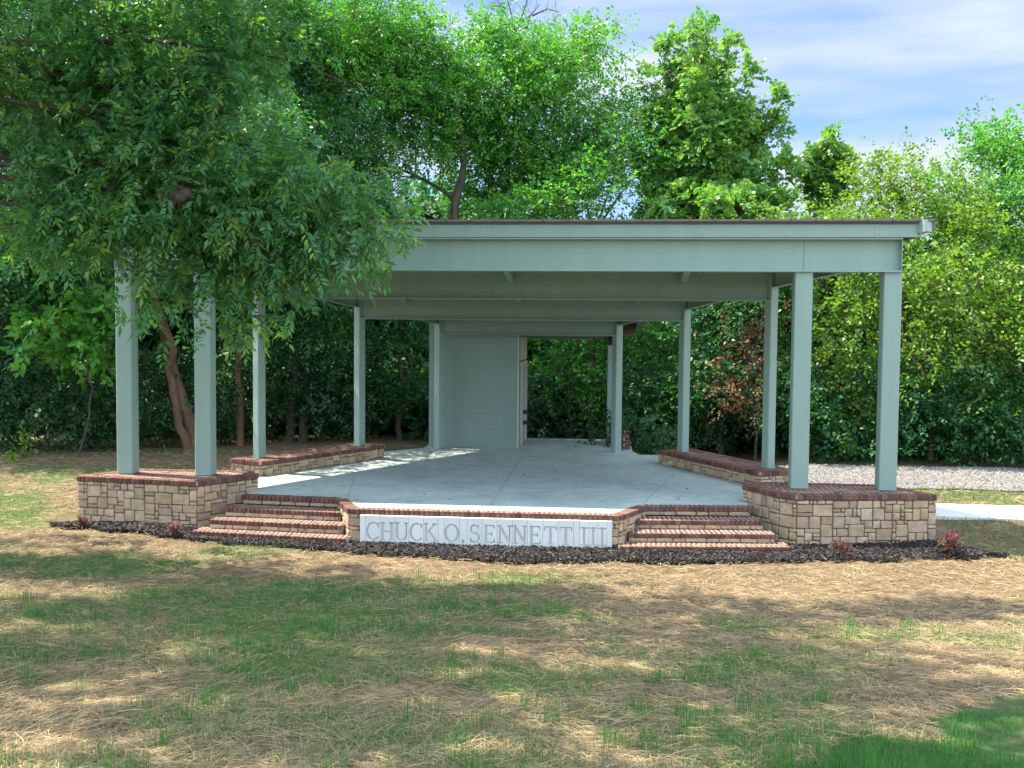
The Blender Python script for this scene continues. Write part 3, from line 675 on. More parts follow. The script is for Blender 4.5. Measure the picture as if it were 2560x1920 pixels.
def pavilion():
    root = empty('pavilion', (0, 3, 0), label='open sage green steel pavilion with a fan shaped roof on square columns', cat='pavilion')
    def part(mb, name, m, smooth=False): return P(mb, name, m, root, smooth)
    # front columns with cap and base plates
    def column(x, y, w, z0, z1, rz, plate):
        mb = MB(); mb_box_round(mb, (x, y), w, z0+0.012, z1-0.012, rz)
        c = part(mb, 'column', M['steel'])
        for nm, zz in (('base_plate', z0+.006), ('cap_plate', z1-.006)):
            pl = MB(); pl.box((x, y, zz), (w+plate, w+plate, .012), rz); pl.build(nm, M['steel'], c)
    def mb_box_round(mb, c, w, z0, z1, rz, b=0.016):
        h = w/2; pts = [(-h+b, -h), (h-b, -h), (h, -h+b), (h, h-b), (h-b, h), (-h+b, h), (-h, h-b), (-h, -h+b)]
        co, si = math.cos(rz), math.sin(rz)
        mb.prism([(c[0]+x*co-y*si, c[1]+x*si+y*co) for x, y in pts], z0, z1)
    for x in (-6.957, -5.443, 5.443, 6.957): column(x, 0.1525, 0.305, PLZ-0.004, 4.105, 0, 0.012)
    for i, (x, y) in enumerate(COLS):
        for s in (1, -1): column(x*s, y, 0.197, (PLZ+0.004) if i < 2 else 0.0, ZB(y)-0.02, s*PHI, 0.02)
    for s in (1,): column(2.08, 10.35, 0.18, 0.0, ZB(10.35)-0.45, 0, 0.02)
    bx = MB(); bx.box((2.09, 10.33, ZB(10.35)-0.33), (0.17, 0.16, 0.22)); part(bx, 'junction_box', M['black'])
    # beams
    def ibeam(name, p0, p1, depth, bf=0.24, tf=0.022, tw=0.014, extra=None):
        """wide-flange beam, top of steel along p0 -> p1"""
        mb = MB(); p0 = np.array(p0, float); p1 = np.array(p1, float)
        mb.sweep(p0, p1, bf, tf); mb.sweep(p0-(0, 0, depth-tf), p1-(0, 0, depth-tf), bf, tf)
        mb.sweep(p0-(0, 0, tf-.0005), p1-(0, 0, tf-.0005), tw, depth-2*tf+.001)
        return part(mb, name, M['steel'])
    fb = ibeam('front_beam', (-7.09, 0.11, 4.695), (7.09, 0.11, 4.695), 0.588, bf=0.33, tf=0.026)
    for x in (-7.085, 7.085):
        mb = MB(); mb.box((x, 0.11, 4.40), (0.012, 0.30, 0.53)); mb.build('end_plate', M['steel'], fb)
    for x in (-5.45, 5.45):
        sp = MB(); sp.box((x, 0.097, 4.40), (0.006, 0.014, 0.50)); sp.build('stiffener', M['steel'], fb)
    for x, y in COLS:
        ibeam('cross_beam', (-x+.03, y-.02, ZB(y)-0.005), (x-.03, y-.02, ZB(y)-0.005), 0.60, bf=0.25)
    ibeam('cross_beam', (-2.3, 10.4, ZB(10.4)-0.006), (2.2, 10.4, ZB(10.4)-0.006), 0.28, bf=0.15)
    for s in (1, -1):
        line = [(7.03, 0.30)]+COLS+[(2.25, 10.3)]
        for (xa, ya), (xb, yb) in zip(line[:-1], line[1:]):
            ibeam('side_beam', (xa*s, ya, ZB(ya)-0.03), (xb*s, yb, ZB(yb)-0.03), 0.32, bf=0.17, tf=0.016)
    # struts running front to back between the cross beams
    rows = [0.11, COLS[0][1], COLS[1][1], COLS[2][1], 10.35]
    for i, xs in enumerate(((-3.54, 0.03, 3.54), (-2.66, 0.0, 2.66), (0.0,), (0.0,))):
        for x in xs:
            mb = MB(); y0, y1 = rows[i]+.02, rows[i+1]-.03
            mb.sweep((x, y0, ZB(y0)-0.035), (x, y1, ZB(y1)-0.035), 0.13, 0.21); part(mb, 'strut', M['steel'])
    # purlins across the slope
    for y in (1.4, 4.1, 6.5, 9.0):
        w = 7.3-0.607*y if y < 7.6 else 2.7
        mb = MB(); mb.sweep((-w, y, ZB(y)+0.2), (w, y, ZB(y)+0.2), 0.07, 0.195); part(mb, 'purlin', M['steel'])
    # roof deck, standing seams
    ED = lambda y: 7.50-0.607*y if y < 7.7 else 2.826
    poly = [(-7.52, -0.10), (7.52, -0.10), (2.846, 7.7), (2.846, 10.75), (-2.846, 10.75), (-2.846, 7.7)]
    dk = MB(); dk.prism(poly, lambda x, y: ZB(y)+0.222, lambda x, y: ZB(y)+0.245); rf = part(dk, 'roof_deck', M['deck'])
    sh = MB(); poly2 = [(-7.55, -0.15), (7.55, -0.15), (2.87, 7.7), (2.87, 10.8), (-2.87, 10.8), (-2.87, 7.7)]
    sh.prism(poly2, lambda x, y: ZB(y)+0.248, lambda x, y: ZB(y)+0.285); part(sh, 'roof_sheet', M['roof'])
    sm = MB(); k = 0
    for x in np.arange(-7.3, 7.4, 0.43):
        ye = 10.8 if abs(x) < 2.87 else (7.55-abs(x))/0.607
        if ye < 0.3: ye = 0.3
        a = np.array((x, -0.155, ZB(-0.155)+0.325)); b = np.array((x, ye, ZB(ye)+0.325))
        sm.sweep(a, b, 0.022, 0.075)
    part(sm, 'roof_seam', M['bronze'])
    # fascias: front channel with joints and bolts, raking sides, back
    fa = MB(); fa.box((0, -0.045, 4.815), (14.72, 0.03, 0.225)); fa.box((0, -0.068, 4.716), (14.72, 0.02, 0.02))
    F = part(fa, 'fascia', M['steel'])
    for x in (-6.7, -3.55, -0.036, 3.52, 6.70):
        pl = MB(); pl.box((x+0.09, -0.0625, 4.815), (0.36, 0.005, 0.18)); 
        for dx in (0.0, 0.19):
            for dz in (4.76, 4.87): pl.box((x+dx, -0.069, dz), (0.028, 0.012, 0.028), 0)
        pl.build('splice_plate', M['steel'], F)
    for s in (1, -1):
        a = np.array((7.36*s, -0.06, 4.94)); b = np.array((2.78*s, 7.5, 4.94-SL*7.56)); c = np.array((2.78*s, 10.6, 4.94-SL*10.66))
        mb = MB(); mb.sweep(a, b, 0.03, 0.235); mb.sweep(b, c, 0.03, 0.235); part(mb, 'side_fascia', M['steel'])
        g = MB(); o = np.array((0.10*s, -0.09, 0.06)); d = np.array((0.10*s, 0.05, 0.05))
        g.sweep(a+o, b+d, 0.17, 0.21); g.sweep(b+d, c+d, 0.17, 0.21); part(g, 'gutter', M['steel'])
        e = MB(); o = np.array((0.235*s, 0.02, 0.02)); g2 = np.array((0.235*s, 0.1, 0.02)); e.sweep(a+o, b+g2, 0.10, 0.13); part(e, 'gutter_lip', M['bronze'])
    mb = MB(); mb.box((0, 10.68, ZB(10.68)+0.04), (5.55, 0.04, 0.34)); part(mb, 'back_fascia', M['bronze'])
pavilion()

def storage():
    root = empty('storage_room', (-1.37, 9.0, 0), label='sage painted brick storage room with a side door at the back of the stage', cat='storage room')
    x0, x1, y0, y1 = -2.57, -0.27, 7.98, 10.45
    zt = lambda x, y: ZB(y)-0.01
    mb = MB()
    mb.hexa([(x0, y0, 0), (x1, y0, 0), (x1, y0+.2, 0), (x0, y0+.2, 0), (x0, y0, ZB(y0)-.04), (x1, y0, ZB(y0)-.04), (x1, y0+.2, ZB(y0)-.07), (x0, y0+.2, ZB(y0)-.07)])
    mb.hexa([(x0, y0+.2, 0), (x0+.2, y0+.2, 0), (x0+.2, y1, 0), (x0, y1, 0), (x0, y0+.2, 3.3), (x0+.2, y0+.2, 3.3), (x0+.2, y1, 2.95), (x0, y1, 2.95)])
    mb.hexa([(x0+.2, y1-.2, 0), (x1, y1-.2, 0), (x1, y1, 0), (x0+.2, y1, 0), (x0+.2, y1-.2, 2.97), (x1, y1-.2, 2.97), (x1, y1, 2.95), (x0+.2, y1, 2.95)])
    mb.hexa([(x1-.2, y0+.2, 2.2), (x1, y0+.2, 2.2), (x1, y1-.2, 2.2), (x1-.2, y1-.2, 2.2), (x1-.2, y0+.2, 3.28), (x1, y0+.2, 3.28), (x1, y1-.2, 2.96), (x1-.2, y1-.2, 2.96)])
    mb.hexa([(x1-.2, y0+.2, 0), (x1, y0+.2, 0), (x1, y0+.8, 0), (x1-.2, y0+.8, 0), (x1-.2, y0+.2, 2.2), (x1, y0+.2, 2.2), (x1, y0+.8, 2.2), (x1-.2, y0+.8, 2.2)])
    P(mb, 'brick_wall', M['block'], root)
    tr = MB(); tr.box((x1+.006, y0+.02, 1.7), (0.03, 0.06, 3.38)); P(tr, 'corner_trim', M['trim'], root)
    fr = MB(); fr.box((x1+.01, y0+.84, 1.1), (0.10, 0.08, 2.2)); fr.box((x1+.01, y1-.24, 1.1), (0.10, 0.08, 2.2)); fr.box((x1+.01, (y0+y1)/2+.3, 2.16), (0.0995, y1-y0-1.16, 0.08)); fr.box((x1+.02, y0+1.5, 2.55), (0.04, 1.7, 0.6))
    P(fr, 'door_frame', M['trim'], root)
    dr = MB(); dr.box((x1-.02, (y0+y1)/2+.3, 1.05), (0.045, y1-y0-1.24, 2.10)); D = P(dr, 'door', M['door'], root)
    hd = MB()
    for z in (0.86, 0.58): hd.box((x1+.10, y0+1.02, z), (0.12, 0.10, 0.10)); hd.box((x1+.03, y0+1.02, z), (0.05, 0.05, 0.05))
    hd.build('lock_box', M['black'], D)
storage()

# ------------------------------------------------------------------ foliage
def leaves(mb, O, D, n, L, LL, LW, r, hue, flat=0.35, droop=0.25, spread=0.85):
    """sprays of leaves: O origins, D directions (S,3); n leaves along each spray of length L; leaf LL x LW"""
    S = len(O)
    up = unit(np.array([0, 0, 1.0])+r.normal(0, 0.45, (S, 3)))
    sd = unit(np.cross(D, up)); nm = np.cross(sd, D)
    t = np.linspace(0.15, 1, n)[None, :, None]
    Ls = L*(0.7+0.6*r.random((S, 1, 1)))
    pos = O[:, None]+D[:, None]*Ls*t; pos[..., 2] -= (t[..., 0]**2)*droop*Ls[..., 0]
    sg = np.where(np.arange(n) % 2 == 0, 1.0, -1.0)[None, :, None]*np.ones((S, n, 1)); sg[:, -1] = 0
    ld = unit(D[:, None]*0.6+sd[:, None]*sg*spread+r.normal(0, 0.22, (S, n, 3))+np.array([0, 0, -droop]))
    ln = unit(nm[:, None]+r.normal(0, flat, (S, n, 3)))
    w = unit(np.cross(ld, ln)); ln = np.cross(w, ld)
    sz = (0.7+0.6*r.random((S, n, 1)))
    a = pos; tip = pos+ld*LL*sz-np.array([0, 0, 1])*LL*0.12*sz; mid = pos+ld*LL*0.45*sz+ln*LW*0.12
    v = np.stack([a, mid+w*LW/2*sz-ln*LW*0.14, tip, mid-w*LW/2*sz-ln*LW*0.14], 2).reshape(-1, 3)
    f = np.arange(S*n*4).reshape(-1, 4)
    h = np.clip(np.repeat(hue, n)*0.6+r.random(S*n)*0.4, 0, 1)
    mb.quads(v, f, h)

def crown_points(lobes, density, r, shell=0.62, bough=0.0):
    """clump centres inside the ellipsoid lobes, more of them near the outside"""
    C, U = [], []
    for (c, rad) in lobes:
        c = np.array(c, float); rad = np.array(rad, float)
        area = 4*math.pi*(((rad[0]*rad[1])**1.6+(rad[0]*rad[2])**1.6+(rad[1]*rad[2])**1.6)/3)**(1/1.6)
        n = max(4, int(area*density))
        d = unit(r.normal(size=(n, 3))); rr = shell+(1.05-shell)*r.random((n, 1))**0.8
        inner = r.random(n) < 0.22; rr[inner] = r.random((inner.sum(), 1))*shell
        p = c+d*rad*rr
        if bough > 0:      # clumps sit on the upper dome of each bough
            nb = max(3, int(n*0.16)); p = p[r.permutation(n)[:nb]]; k = 7
            bs = bough*(0.6+0.8*r.random((nb, 1, 1))); e = unit(r.normal(size=(nb, k, 3))+np.array([0, 0, .45])+unit(p-c)[:, None]*.6)
            q = p[:, None]+e*bs*np.array([1.1, 1.1, .75])*(0.55+.45*r.random((nb, k, 1))); C.append(q.reshape(-1, 3)); U.append(e.reshape(-1, 3)); continue
        C.append(p); U.append(unit(d/rad))
    return np.vstack(C), np.vstack(U)

def tree(name, label, cat, base, trunks, lobes, leafm, group=None, density=4.2, ns=9, nl=7, L=0.55, LL=0.125, LW=0.078, clump=0.35, seed=1, barkm='bark_dark', droop=0.25, spread=0.85, twig=True, cull=None, limbs=9, upward=0.15, crown_name='crown', extra=None, bough=0.6, shade=None):
    r = np.random.default_rng(seed)
    root = empty(name, tuple(float(v) for v in base), label=label, cat=cat, group=group)
    C, U = crown_points(lobes, density, r, bough=bough)
    keep = C[:, 2] > float(base[2])+0.15
    if cull is not None: keep &= ~cull(C)
    C, U = C[keep], U[keep]
    mb = MB(); m = len(C)
    O = np.repeat(C, ns, 0)+r.normal(0, clump, (m*ns, 3))*np.array([1, 1, 0.7])
    D = unit(np.repeat(U, ns, 0)*0.75+r.normal(0, 0.65, (m*ns, 3))+np.array([0, 0, upward]))
    hue = np.repeat(r.random(m), ns)
    leaves(mb, O, D, nl, L, LL, LW, r, hue, droop=droop, spread=spread)
    P(mb, crown_name, M[leafm], root)
    if shade:
        Cs, Us = crown_points(shade, 1.45, r, shell=0.2); ms = len(Cs); mb = MB()
        leaves(mb, np.repeat(Cs, 9, 0)+r.normal(0, .3, (ms*9, 3)), unit(np.repeat(Us, 9, 0)*.5+r.normal(0, .7, (ms*9, 3))), 9, .45, .2, .085, r, np.repeat(r.random(ms), 9))
        P(mb, 'upper_crown', M[leafm], root)
    # trunk, limbs and twigs
    tb = MB(); skel = []
    for pts, r0, r1 in trunks:
        pts = np.array(pts, float); k = 14; tt = np.linspace(0, 1, len(pts)); ss = np.linspace(0, 1, k)
        q = np.stack([np.interp(ss, tt, pts[:, i]) for i in range(3)], 1)
        q[1:-1, :2] += r.normal(0, 0.035, (k-2, 2)); rad = np.linspace(r0, r1, k); rad[0] *= 1.3
        tb.tube(q, rad, 9); skel.append(np.hstack([q, rad[:, None]])[4:])
    sk = np.vstack(skel)
    if extra:
        more = extra(tb, r)
        if more is not None: sk = np.vstack([sk, more])
    if limbs and m:
        sel = r.choice(m, min(limbs, m), replace=False); new = []
        for i in sel:
            d = np.linalg.norm(sk[:, :3]-C[i], axis=1)+np.maximum(0, sk[:, 2]-C[i, 2]+0.4)*2; j = d.argmin()
            a = sk[j, :3]; b = C[i]; mid = (a+b)/2+np.array([0, 0, 0.12*np.linalg.norm(b-a)])+r.normal(0, 0.12, 3)
            ss = np.linspace(0, 1, 8)[:, None]; q = (1-ss)**2*a+2*ss*(1-ss)*mid+ss**2*b
            rad = np.linspace(max(0.02, min(sk[j, 3]*0.6, 0.02*np.linalg.norm(b-a)+.015)), 0.012, 8); tb.tube(q, rad, 5); new.append(np.hstack([q, rad[:, None]]))
        sk = np.vstack([sk]+new)
    if twig and m:
        for i in range(0, m, 2):
            d = np.linalg.norm(sk[:, :3]-C[i], axis=1); j = d.argmin()
            a = sk[j, :3]; b = C[i]+U[i]*0.3
            if d[j] > 4: continue
            mid = (a+b)/2+np.array([0, 0, 0.1*d[j]]); tb.tube([a, mid, b], [0.014, 0.01, 0.005], 3)
    P(tb, 'trunk', M[barkm], root, True)
    return root

def lob(u, v, ru, rv, Y, dep=1.0, gap=0.5):
    """ellipsoid lobe measured in the photograph at distance Y"""
    c = at(u, v, Y); k = (Y-CAM[1])/FOC; g = gap if Y > 6 else 0.25     # leaves reach past the lobe by about gap metres
    return (tuple(c), (max(ru*k-g, .22), max(max(ru, rv)*k*dep-g, .3), max(rv*k-g, .22)))

def gpt(u, Y):
    p = at(u, 1100, Y); return np.array([p[0], Y, float(gz(p[0], Y))])

def trunk_px(pts, Y, r0, r1):
    q = [at(u, v, Y) for u, v in pts]; q[0][2] = float(gz(q[0][0], Y))-0.15; return (q, r0, r1)

def forest():
    g = 'trees behind the pavilion'
    # left of the pavilion
    tree('broadleaf_tree', 'dark leafy tree at the far left, half out of the picture', 'tree', gpt(-230, 10.5), [trunk_px([(-230, 1180), (-200, 600), (-160, 100)], 10.5, .28, .08)],
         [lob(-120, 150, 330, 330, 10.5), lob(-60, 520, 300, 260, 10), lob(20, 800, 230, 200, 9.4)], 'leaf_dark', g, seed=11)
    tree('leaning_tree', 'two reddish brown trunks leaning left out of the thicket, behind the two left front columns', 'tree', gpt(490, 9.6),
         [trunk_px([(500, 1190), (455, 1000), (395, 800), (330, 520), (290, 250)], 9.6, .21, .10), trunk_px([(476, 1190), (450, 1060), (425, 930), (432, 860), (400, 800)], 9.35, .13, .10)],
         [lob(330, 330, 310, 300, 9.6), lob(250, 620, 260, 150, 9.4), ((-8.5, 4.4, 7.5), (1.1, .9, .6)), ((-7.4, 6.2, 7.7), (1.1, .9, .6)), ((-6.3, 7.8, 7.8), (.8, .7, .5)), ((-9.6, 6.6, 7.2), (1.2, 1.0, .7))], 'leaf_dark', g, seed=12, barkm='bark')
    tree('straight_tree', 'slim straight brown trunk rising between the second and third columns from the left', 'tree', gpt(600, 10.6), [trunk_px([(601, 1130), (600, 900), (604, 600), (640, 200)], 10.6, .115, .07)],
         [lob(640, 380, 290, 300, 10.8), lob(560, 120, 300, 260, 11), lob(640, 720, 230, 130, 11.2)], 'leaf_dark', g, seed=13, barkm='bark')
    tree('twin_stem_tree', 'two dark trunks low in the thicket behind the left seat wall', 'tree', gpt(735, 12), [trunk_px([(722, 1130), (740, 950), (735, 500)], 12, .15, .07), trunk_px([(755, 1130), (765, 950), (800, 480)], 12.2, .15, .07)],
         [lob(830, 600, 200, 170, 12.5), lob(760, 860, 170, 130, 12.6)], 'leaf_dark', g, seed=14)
    tree('pale_leaf_sapling', 'sapling with big pale leaves catching the sun left of the outermost column', 'sapling', gpt(215, 7.6), [trunk_px([(200, 1160), (230, 1000), (215, 860)], 7.6, .03, .015)],
         [lob(215, 890, 90, 75, 7.6), lob(270, 790, 60, 40, 7.7), lob(140, 840, 60, 50, 7.6)], 'leaf_mid', None, seed=15, density=2.0, ns=4, nl=6, LL=.24, LW=.15, L=.4, limbs=4)
    # centre
    tree('locust_tree', 'tall feathery tree with one dark trunk showing above the roof in a gap of sky', 'tree', gpt(1128, 14), [trunk_px([(1128, 1130), (1128, 700), (1138, 520), (1165, 380), (1100, 120)], 14, .2, .06)],
         [lob(920, 130, 205, 210, 14), lob(1080, 170, 120, 120, 14.2), lob(760, 120, 260, 240, 13.4), lob(830, 330, 190, 190, 13.6), lob(1060, 300, 150, 110, 14), lob(870, 480, 100, 100, 13.2), lob(1000, 430, 95, 85, 13.8), lob(930, 540, 70, 60, 13.5)], 'leaf_mid', g, seed=16, density=4.2, ns=9, nl=9, LL=.14, LW=.062, L=.55)
    def dead(tb, r):
        for u0, v0, u1, v1 in ((1290, 80, 1230, -30), (1290, 80, 1265, -60), (1290, 80, 1330, -40), (1265, 20, 1215, 15), (1300, 60, 1350, 10), (1330, 40, 1400, 30)):
            a, b = at(u0, v0, 15.6), at(u1, v1, 15.6); tb.tube([a, (a+b)/2+r.normal(0, .08, 3), b], [.03, .02, .008], 4)
            for k in range(5):
                c = a+(b-a)*(0.35+.13*k); tb.tube([c, c+r.normal(0, .25, 3)+np.array((0, 0, .3))], [.008, .004], 3)
    tree('multi_stem_tree', 'broad bright green tree of many fanning stems behind the middle of the roof', 'tree', gpt(1240, 15.5),
         [trunk_px([(1238, 1130), (1238, 600), (1225, 400), (1180, 200)], 15.5, .13, .04), trunk_px([(1246, 1130), (1250, 560), (1270, 380), (1300, 150)], 15.6, .13, .04), trunk_px([(1260, 1130), (1290, 560), (1350, 440), (1440, 360)], 15.4, .13, .04), trunk_px([(1250, 1130), (1262, 560), (1310, 380), (1400, 180)], 15.7, .1, .03)],
         [lob(1230, 220, 190, 165, 15.5), lob(1390, 230, 160, 170, 15.3), lob(1320, 170, 160, 90, 15.8), lob(1480, 120, 55, 90, 15.5), lob(1500, 330, 100, 130, 15.2), lob(1330, 460, 190, 80, 15.8), lob(1220, 370, 160, 110, 15.8), lob(1210, 500, 80, 75, 15.9), lob(1390, 400, 130, 90, 15.4)], 'leaf_mid', g, seed=17, density=4.2, extra=dead)
    tree('dense_tree', 'dense green crown just above the roof between the many stemmed tree and the maple', 'tree', gpt(1480, 13.5), [trunk_px([(1480, 1130), (1480, 600)], 13.5, .14, .08)],
         [lob(1470, 500, 140, 90, 13.5), lob(1330, 530, 130, 55, 13.3), lob(1560, 420, 70, 90, 13.8)], 'leaf_mid', g, seed=18, density=4.4)
    def plume(u0, v0, u1, v1, Y, r0, r1, n=6):
        out = []
        for q in np.linspace(0, 1, n):
            k = (Y-CAM[1])/FOC; R = (r0+(r1-r0)*q)*k; c = at(u0+(u1-u0)*q, v0+(v1-v0)*q, Y); out.append((tuple(c), (R, R, R*1.5)))
        return out
    tips = [(1770, 60), (1705, 110), (1735, 85), (1648, 125), (1618, 200), (1600, 290), (1822, 110), (1872, 175), (1938, 240), (1945, 320), (1978, 405), (1800, 150), (1600, 400), (1940, 470), (1690, 190), (1850, 270)]
    ml = []; mt = [trunk_px([(1750, 1130), (1750, 600), (1748, 300), (1768, 70)], 14.5, .2, .02)]
    for q, (u, v) in enumerate(tips):
        Yq = 14.5+0.9*math.sin(q*2.4); u0, v0 = 1748+(u-1748)*.32, max(v+120, 470)-(40 if abs(u-1748) > 120 else 90)
        ml += plume(u0, v0, u, v, Yq, 36, 11); mt.append(([at(1748, min(v0+90, 620), 14.5), at(u0, v0, (14.5+Yq)/2), at(u, v, Yq)], .05, .008))
    ml += [lob(1780, 520, 220, 85, 14.0), lob(1690, 480, 110, 110, 14.1), lob(1760, 420, 120, 90, 14.4)]
    tree('maple_tree', 'tall pointed maple standing alone against the sky right of centre', 'tree', gpt(1760, 14.5), mt, ml, 'leaf_maple', g, seed=19, density=4.6, ns=8, LL=.14, LW=.12, L=.33, clump=.15, upward=.5, bough=0, twig=False, limbs=0)
    tree('young_tree', 'small loose young tree poking up alone in the dip of the skyline', 'tree', gpt(2070, 15), [trunk_px([(2065, 1130), (2062, 560), (2070, 360)], 15, .09, .02)],
         sum([plume(2068+(u-2068)*.3, v+95, u, v, 15, 14, 5, 5) for u, v in ((2072, 345), (2038, 378), (2104, 372), (2014, 425), (2130, 412), (2058, 390))], [])+[lob(2070, 505, 75, 45, 15)], 'leaf_maple', g, seed=20, density=2.2, ns=4, LL=.2, LW=.11, clump=.1, upward=.5, limbs=12, bough=0, L=.34)
    # right wood edge
    tree('bushy_tree', 'round yellow green tree crown just above the right end of the roof', 'tree', gpt(2030, 12), [trunk_px([(2010, 1130), (2015, 560)], 12, .12, .06)],
         [lob(2000, 600, 150, 75, 12), lob(1900, 610, 120, 60, 12.4), lob(2110, 590, 100, 75, 12.2), lob(1990, 690, 130, 100, 12)], 'leaf_lime', g, seed=21, density=4.4)
    tree('vine_covered_tree', 'yellow green vine draped tree on the skyline right of the small young tree', 'tree', gpt(2260, 13), [trunk_px([(2260, 1130), (2255, 500)], 13, .16, .07)],
         [lob(2240, 495, 95, 85, 13), lob(2340, 475, 120, 80, 13), lob(2235, 440, 50, 45, 13.2), lob(2190, 590, 130, 90, 12.4), lob(2360, 590, 140, 100, 12)], 'leaf_lime', g, seed=22, density=4.4, clump=.42)
    tree('tall_edge_tree', 'tallest green crown at the right edge of the picture', 'tree', gpt(2520, 14), [trunk_px([(2520, 1130), (2510, 400)], 14, .2, .07)],
         [lob(2480, 405, 90, 80, 14), lob(2590, 390, 110, 100, 14), lob(2550, 350, 55, 45, 14.2), lob(2450, 520, 130, 100, 13.2), lob(2620, 560, 150, 160, 13)], 'leaf_mid', g, seed=23, density=4.2)
    def nofloor(C): return C[:, 2] < 0.5+0.4*np.sin(C[:, 0]*2.1)
    tree('arching_shrub_tree', 'leafy mass of overhanging yellow green boughs right of the outermost right column', 'tree', gpt(2320, 11.2), [trunk_px([(2420, 1150), (2400, 950), (2370, 760)], 11.2, .11, .05), trunk_px([(2330, 1150), (2320, 900), (2300, 760)], 11.4, .07, .04)],
         [lob(2330, 740, 130, 120, 11), lob(2300, 900, 100, 110, 10.8), lob(2440, 860, 100, 100, 10.6), lob(2400, 700, 90, 70, 10.8)], 'leaf_lime', None, seed=24, density=4.6, ns=9, barkm='bark', cull=nofloor)
    tree('edge_shrub_tree', 'bright bushy tree low at the right picture edge behind the gravel', 'tree', gpt(2570, 11.2), [trunk_px([(2560, 1150), (2560, 800)], 11.2, .09, .05)],
         [lob(2560, 760, 120, 120, 11), lob(2530, 940, 110, 110, 10.8), lob(2640, 900, 130, 160, 10.8)], 'leaf_lime', None, seed=25, density=4.4, cull=nofloor)
    tree('gap_tree', 'green bushy tree seen between the two right front columns', 'tree', gpt(2110, 11.2), [trunk_px([(2110, 1130), (2110, 700)], 11.2, .08, .05)],
         [lob(2120, 800, 110, 130, 11), lob(2080, 960, 90, 110, 10.8), lob(2180, 980, 80, 90, 10.8)], 'leaf_lime', None, seed=26, density=4.4)
    tree('dry_vine_shrub', 'shrub hung with dry rust brown vine leaves behind the third right column', 'shrub', gpt(1890, 10.8), [trunk_px([(1890, 1130), (1880, 900)], 10.8, .04, .02)],
         [lob(1885, 840, 50, 110, 10.8), lob(1850, 980, 55, 80, 10.6)], 'leaf_rust', None, seed=27, density=1.3, bough=.3, ns=6, LL=.12, LW=.07)
    tree('shade_tree', 'dark green tree filling the view between the third and fourth right columns', 'tree', gpt(1800, 12), [trunk_px([(1800, 1130), (1800, 700)], 12, .1, .05)],
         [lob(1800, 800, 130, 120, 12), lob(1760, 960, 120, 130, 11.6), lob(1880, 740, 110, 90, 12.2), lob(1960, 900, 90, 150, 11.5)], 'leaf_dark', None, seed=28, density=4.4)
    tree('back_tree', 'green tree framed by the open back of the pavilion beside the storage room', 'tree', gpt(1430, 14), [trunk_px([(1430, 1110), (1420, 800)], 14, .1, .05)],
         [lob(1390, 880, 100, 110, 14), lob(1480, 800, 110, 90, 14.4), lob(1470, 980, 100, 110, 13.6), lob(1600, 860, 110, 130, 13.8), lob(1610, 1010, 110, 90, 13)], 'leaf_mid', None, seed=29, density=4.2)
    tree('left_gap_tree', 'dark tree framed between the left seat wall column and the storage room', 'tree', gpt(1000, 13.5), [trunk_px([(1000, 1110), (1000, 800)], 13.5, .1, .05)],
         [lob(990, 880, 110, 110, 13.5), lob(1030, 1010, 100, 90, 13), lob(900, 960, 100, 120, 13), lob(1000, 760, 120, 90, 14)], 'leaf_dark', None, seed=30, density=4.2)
    # low growth along the wood's edge
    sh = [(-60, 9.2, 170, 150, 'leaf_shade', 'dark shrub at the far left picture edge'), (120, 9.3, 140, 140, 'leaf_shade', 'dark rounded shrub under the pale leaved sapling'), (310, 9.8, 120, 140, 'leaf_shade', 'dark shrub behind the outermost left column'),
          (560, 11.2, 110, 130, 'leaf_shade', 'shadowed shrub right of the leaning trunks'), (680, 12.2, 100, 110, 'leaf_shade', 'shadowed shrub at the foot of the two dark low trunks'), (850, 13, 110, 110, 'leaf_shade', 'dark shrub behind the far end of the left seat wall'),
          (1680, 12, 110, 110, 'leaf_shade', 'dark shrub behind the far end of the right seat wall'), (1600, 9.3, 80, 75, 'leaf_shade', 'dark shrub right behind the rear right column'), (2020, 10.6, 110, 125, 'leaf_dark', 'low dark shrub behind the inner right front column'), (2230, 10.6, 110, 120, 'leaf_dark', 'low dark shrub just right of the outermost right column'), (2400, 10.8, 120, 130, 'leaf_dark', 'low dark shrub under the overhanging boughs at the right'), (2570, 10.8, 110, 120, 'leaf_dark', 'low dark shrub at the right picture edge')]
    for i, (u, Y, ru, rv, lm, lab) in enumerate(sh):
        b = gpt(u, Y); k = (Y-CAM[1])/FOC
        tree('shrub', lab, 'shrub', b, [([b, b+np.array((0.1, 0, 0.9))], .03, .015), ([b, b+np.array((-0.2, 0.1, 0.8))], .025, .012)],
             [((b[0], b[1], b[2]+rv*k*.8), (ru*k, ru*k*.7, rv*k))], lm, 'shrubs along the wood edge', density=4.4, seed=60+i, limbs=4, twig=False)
    # the mass of wood beyond, which no one could count
    r = np.random.default_rng(77); mb = MB(); n = 13000
    X = r.uniform(-34, 36, n); Y = r.uniform(18, 27, n); top = 5.5+3.0*hnoise(X, X*0, .25, 12)
    top = np.where(X < 0, top+2.0*sstep(-X, 5, 12), top)
    top = np.where((X > -3.5) & (X < 6), 4.6, top)
    Z = -0.4+r.random(n)**0.8*top
    C = np.stack([X, Y, Z], 1); leaves(mb, np.repeat(C, 5, 0)+r.normal(0, .5, (n*5, 3)), unit(r.normal(size=(n*5, 3))+np.array((0, -.4, .2))), 6, .8, .34, .22, r, np.repeat(r.random(n), 5))
    ub = MB(); n = 9000; X = r.uniform(-36, 38, n); Y = r.uniform(12.6, 17.5, n); Y = np.where((X > -9) & (X < 6), Y+1.5, Y); Z = np.array(gz(X, Y))+r.random(n)*(1.2+1.3*hnoise(X, Y, .4, 18))
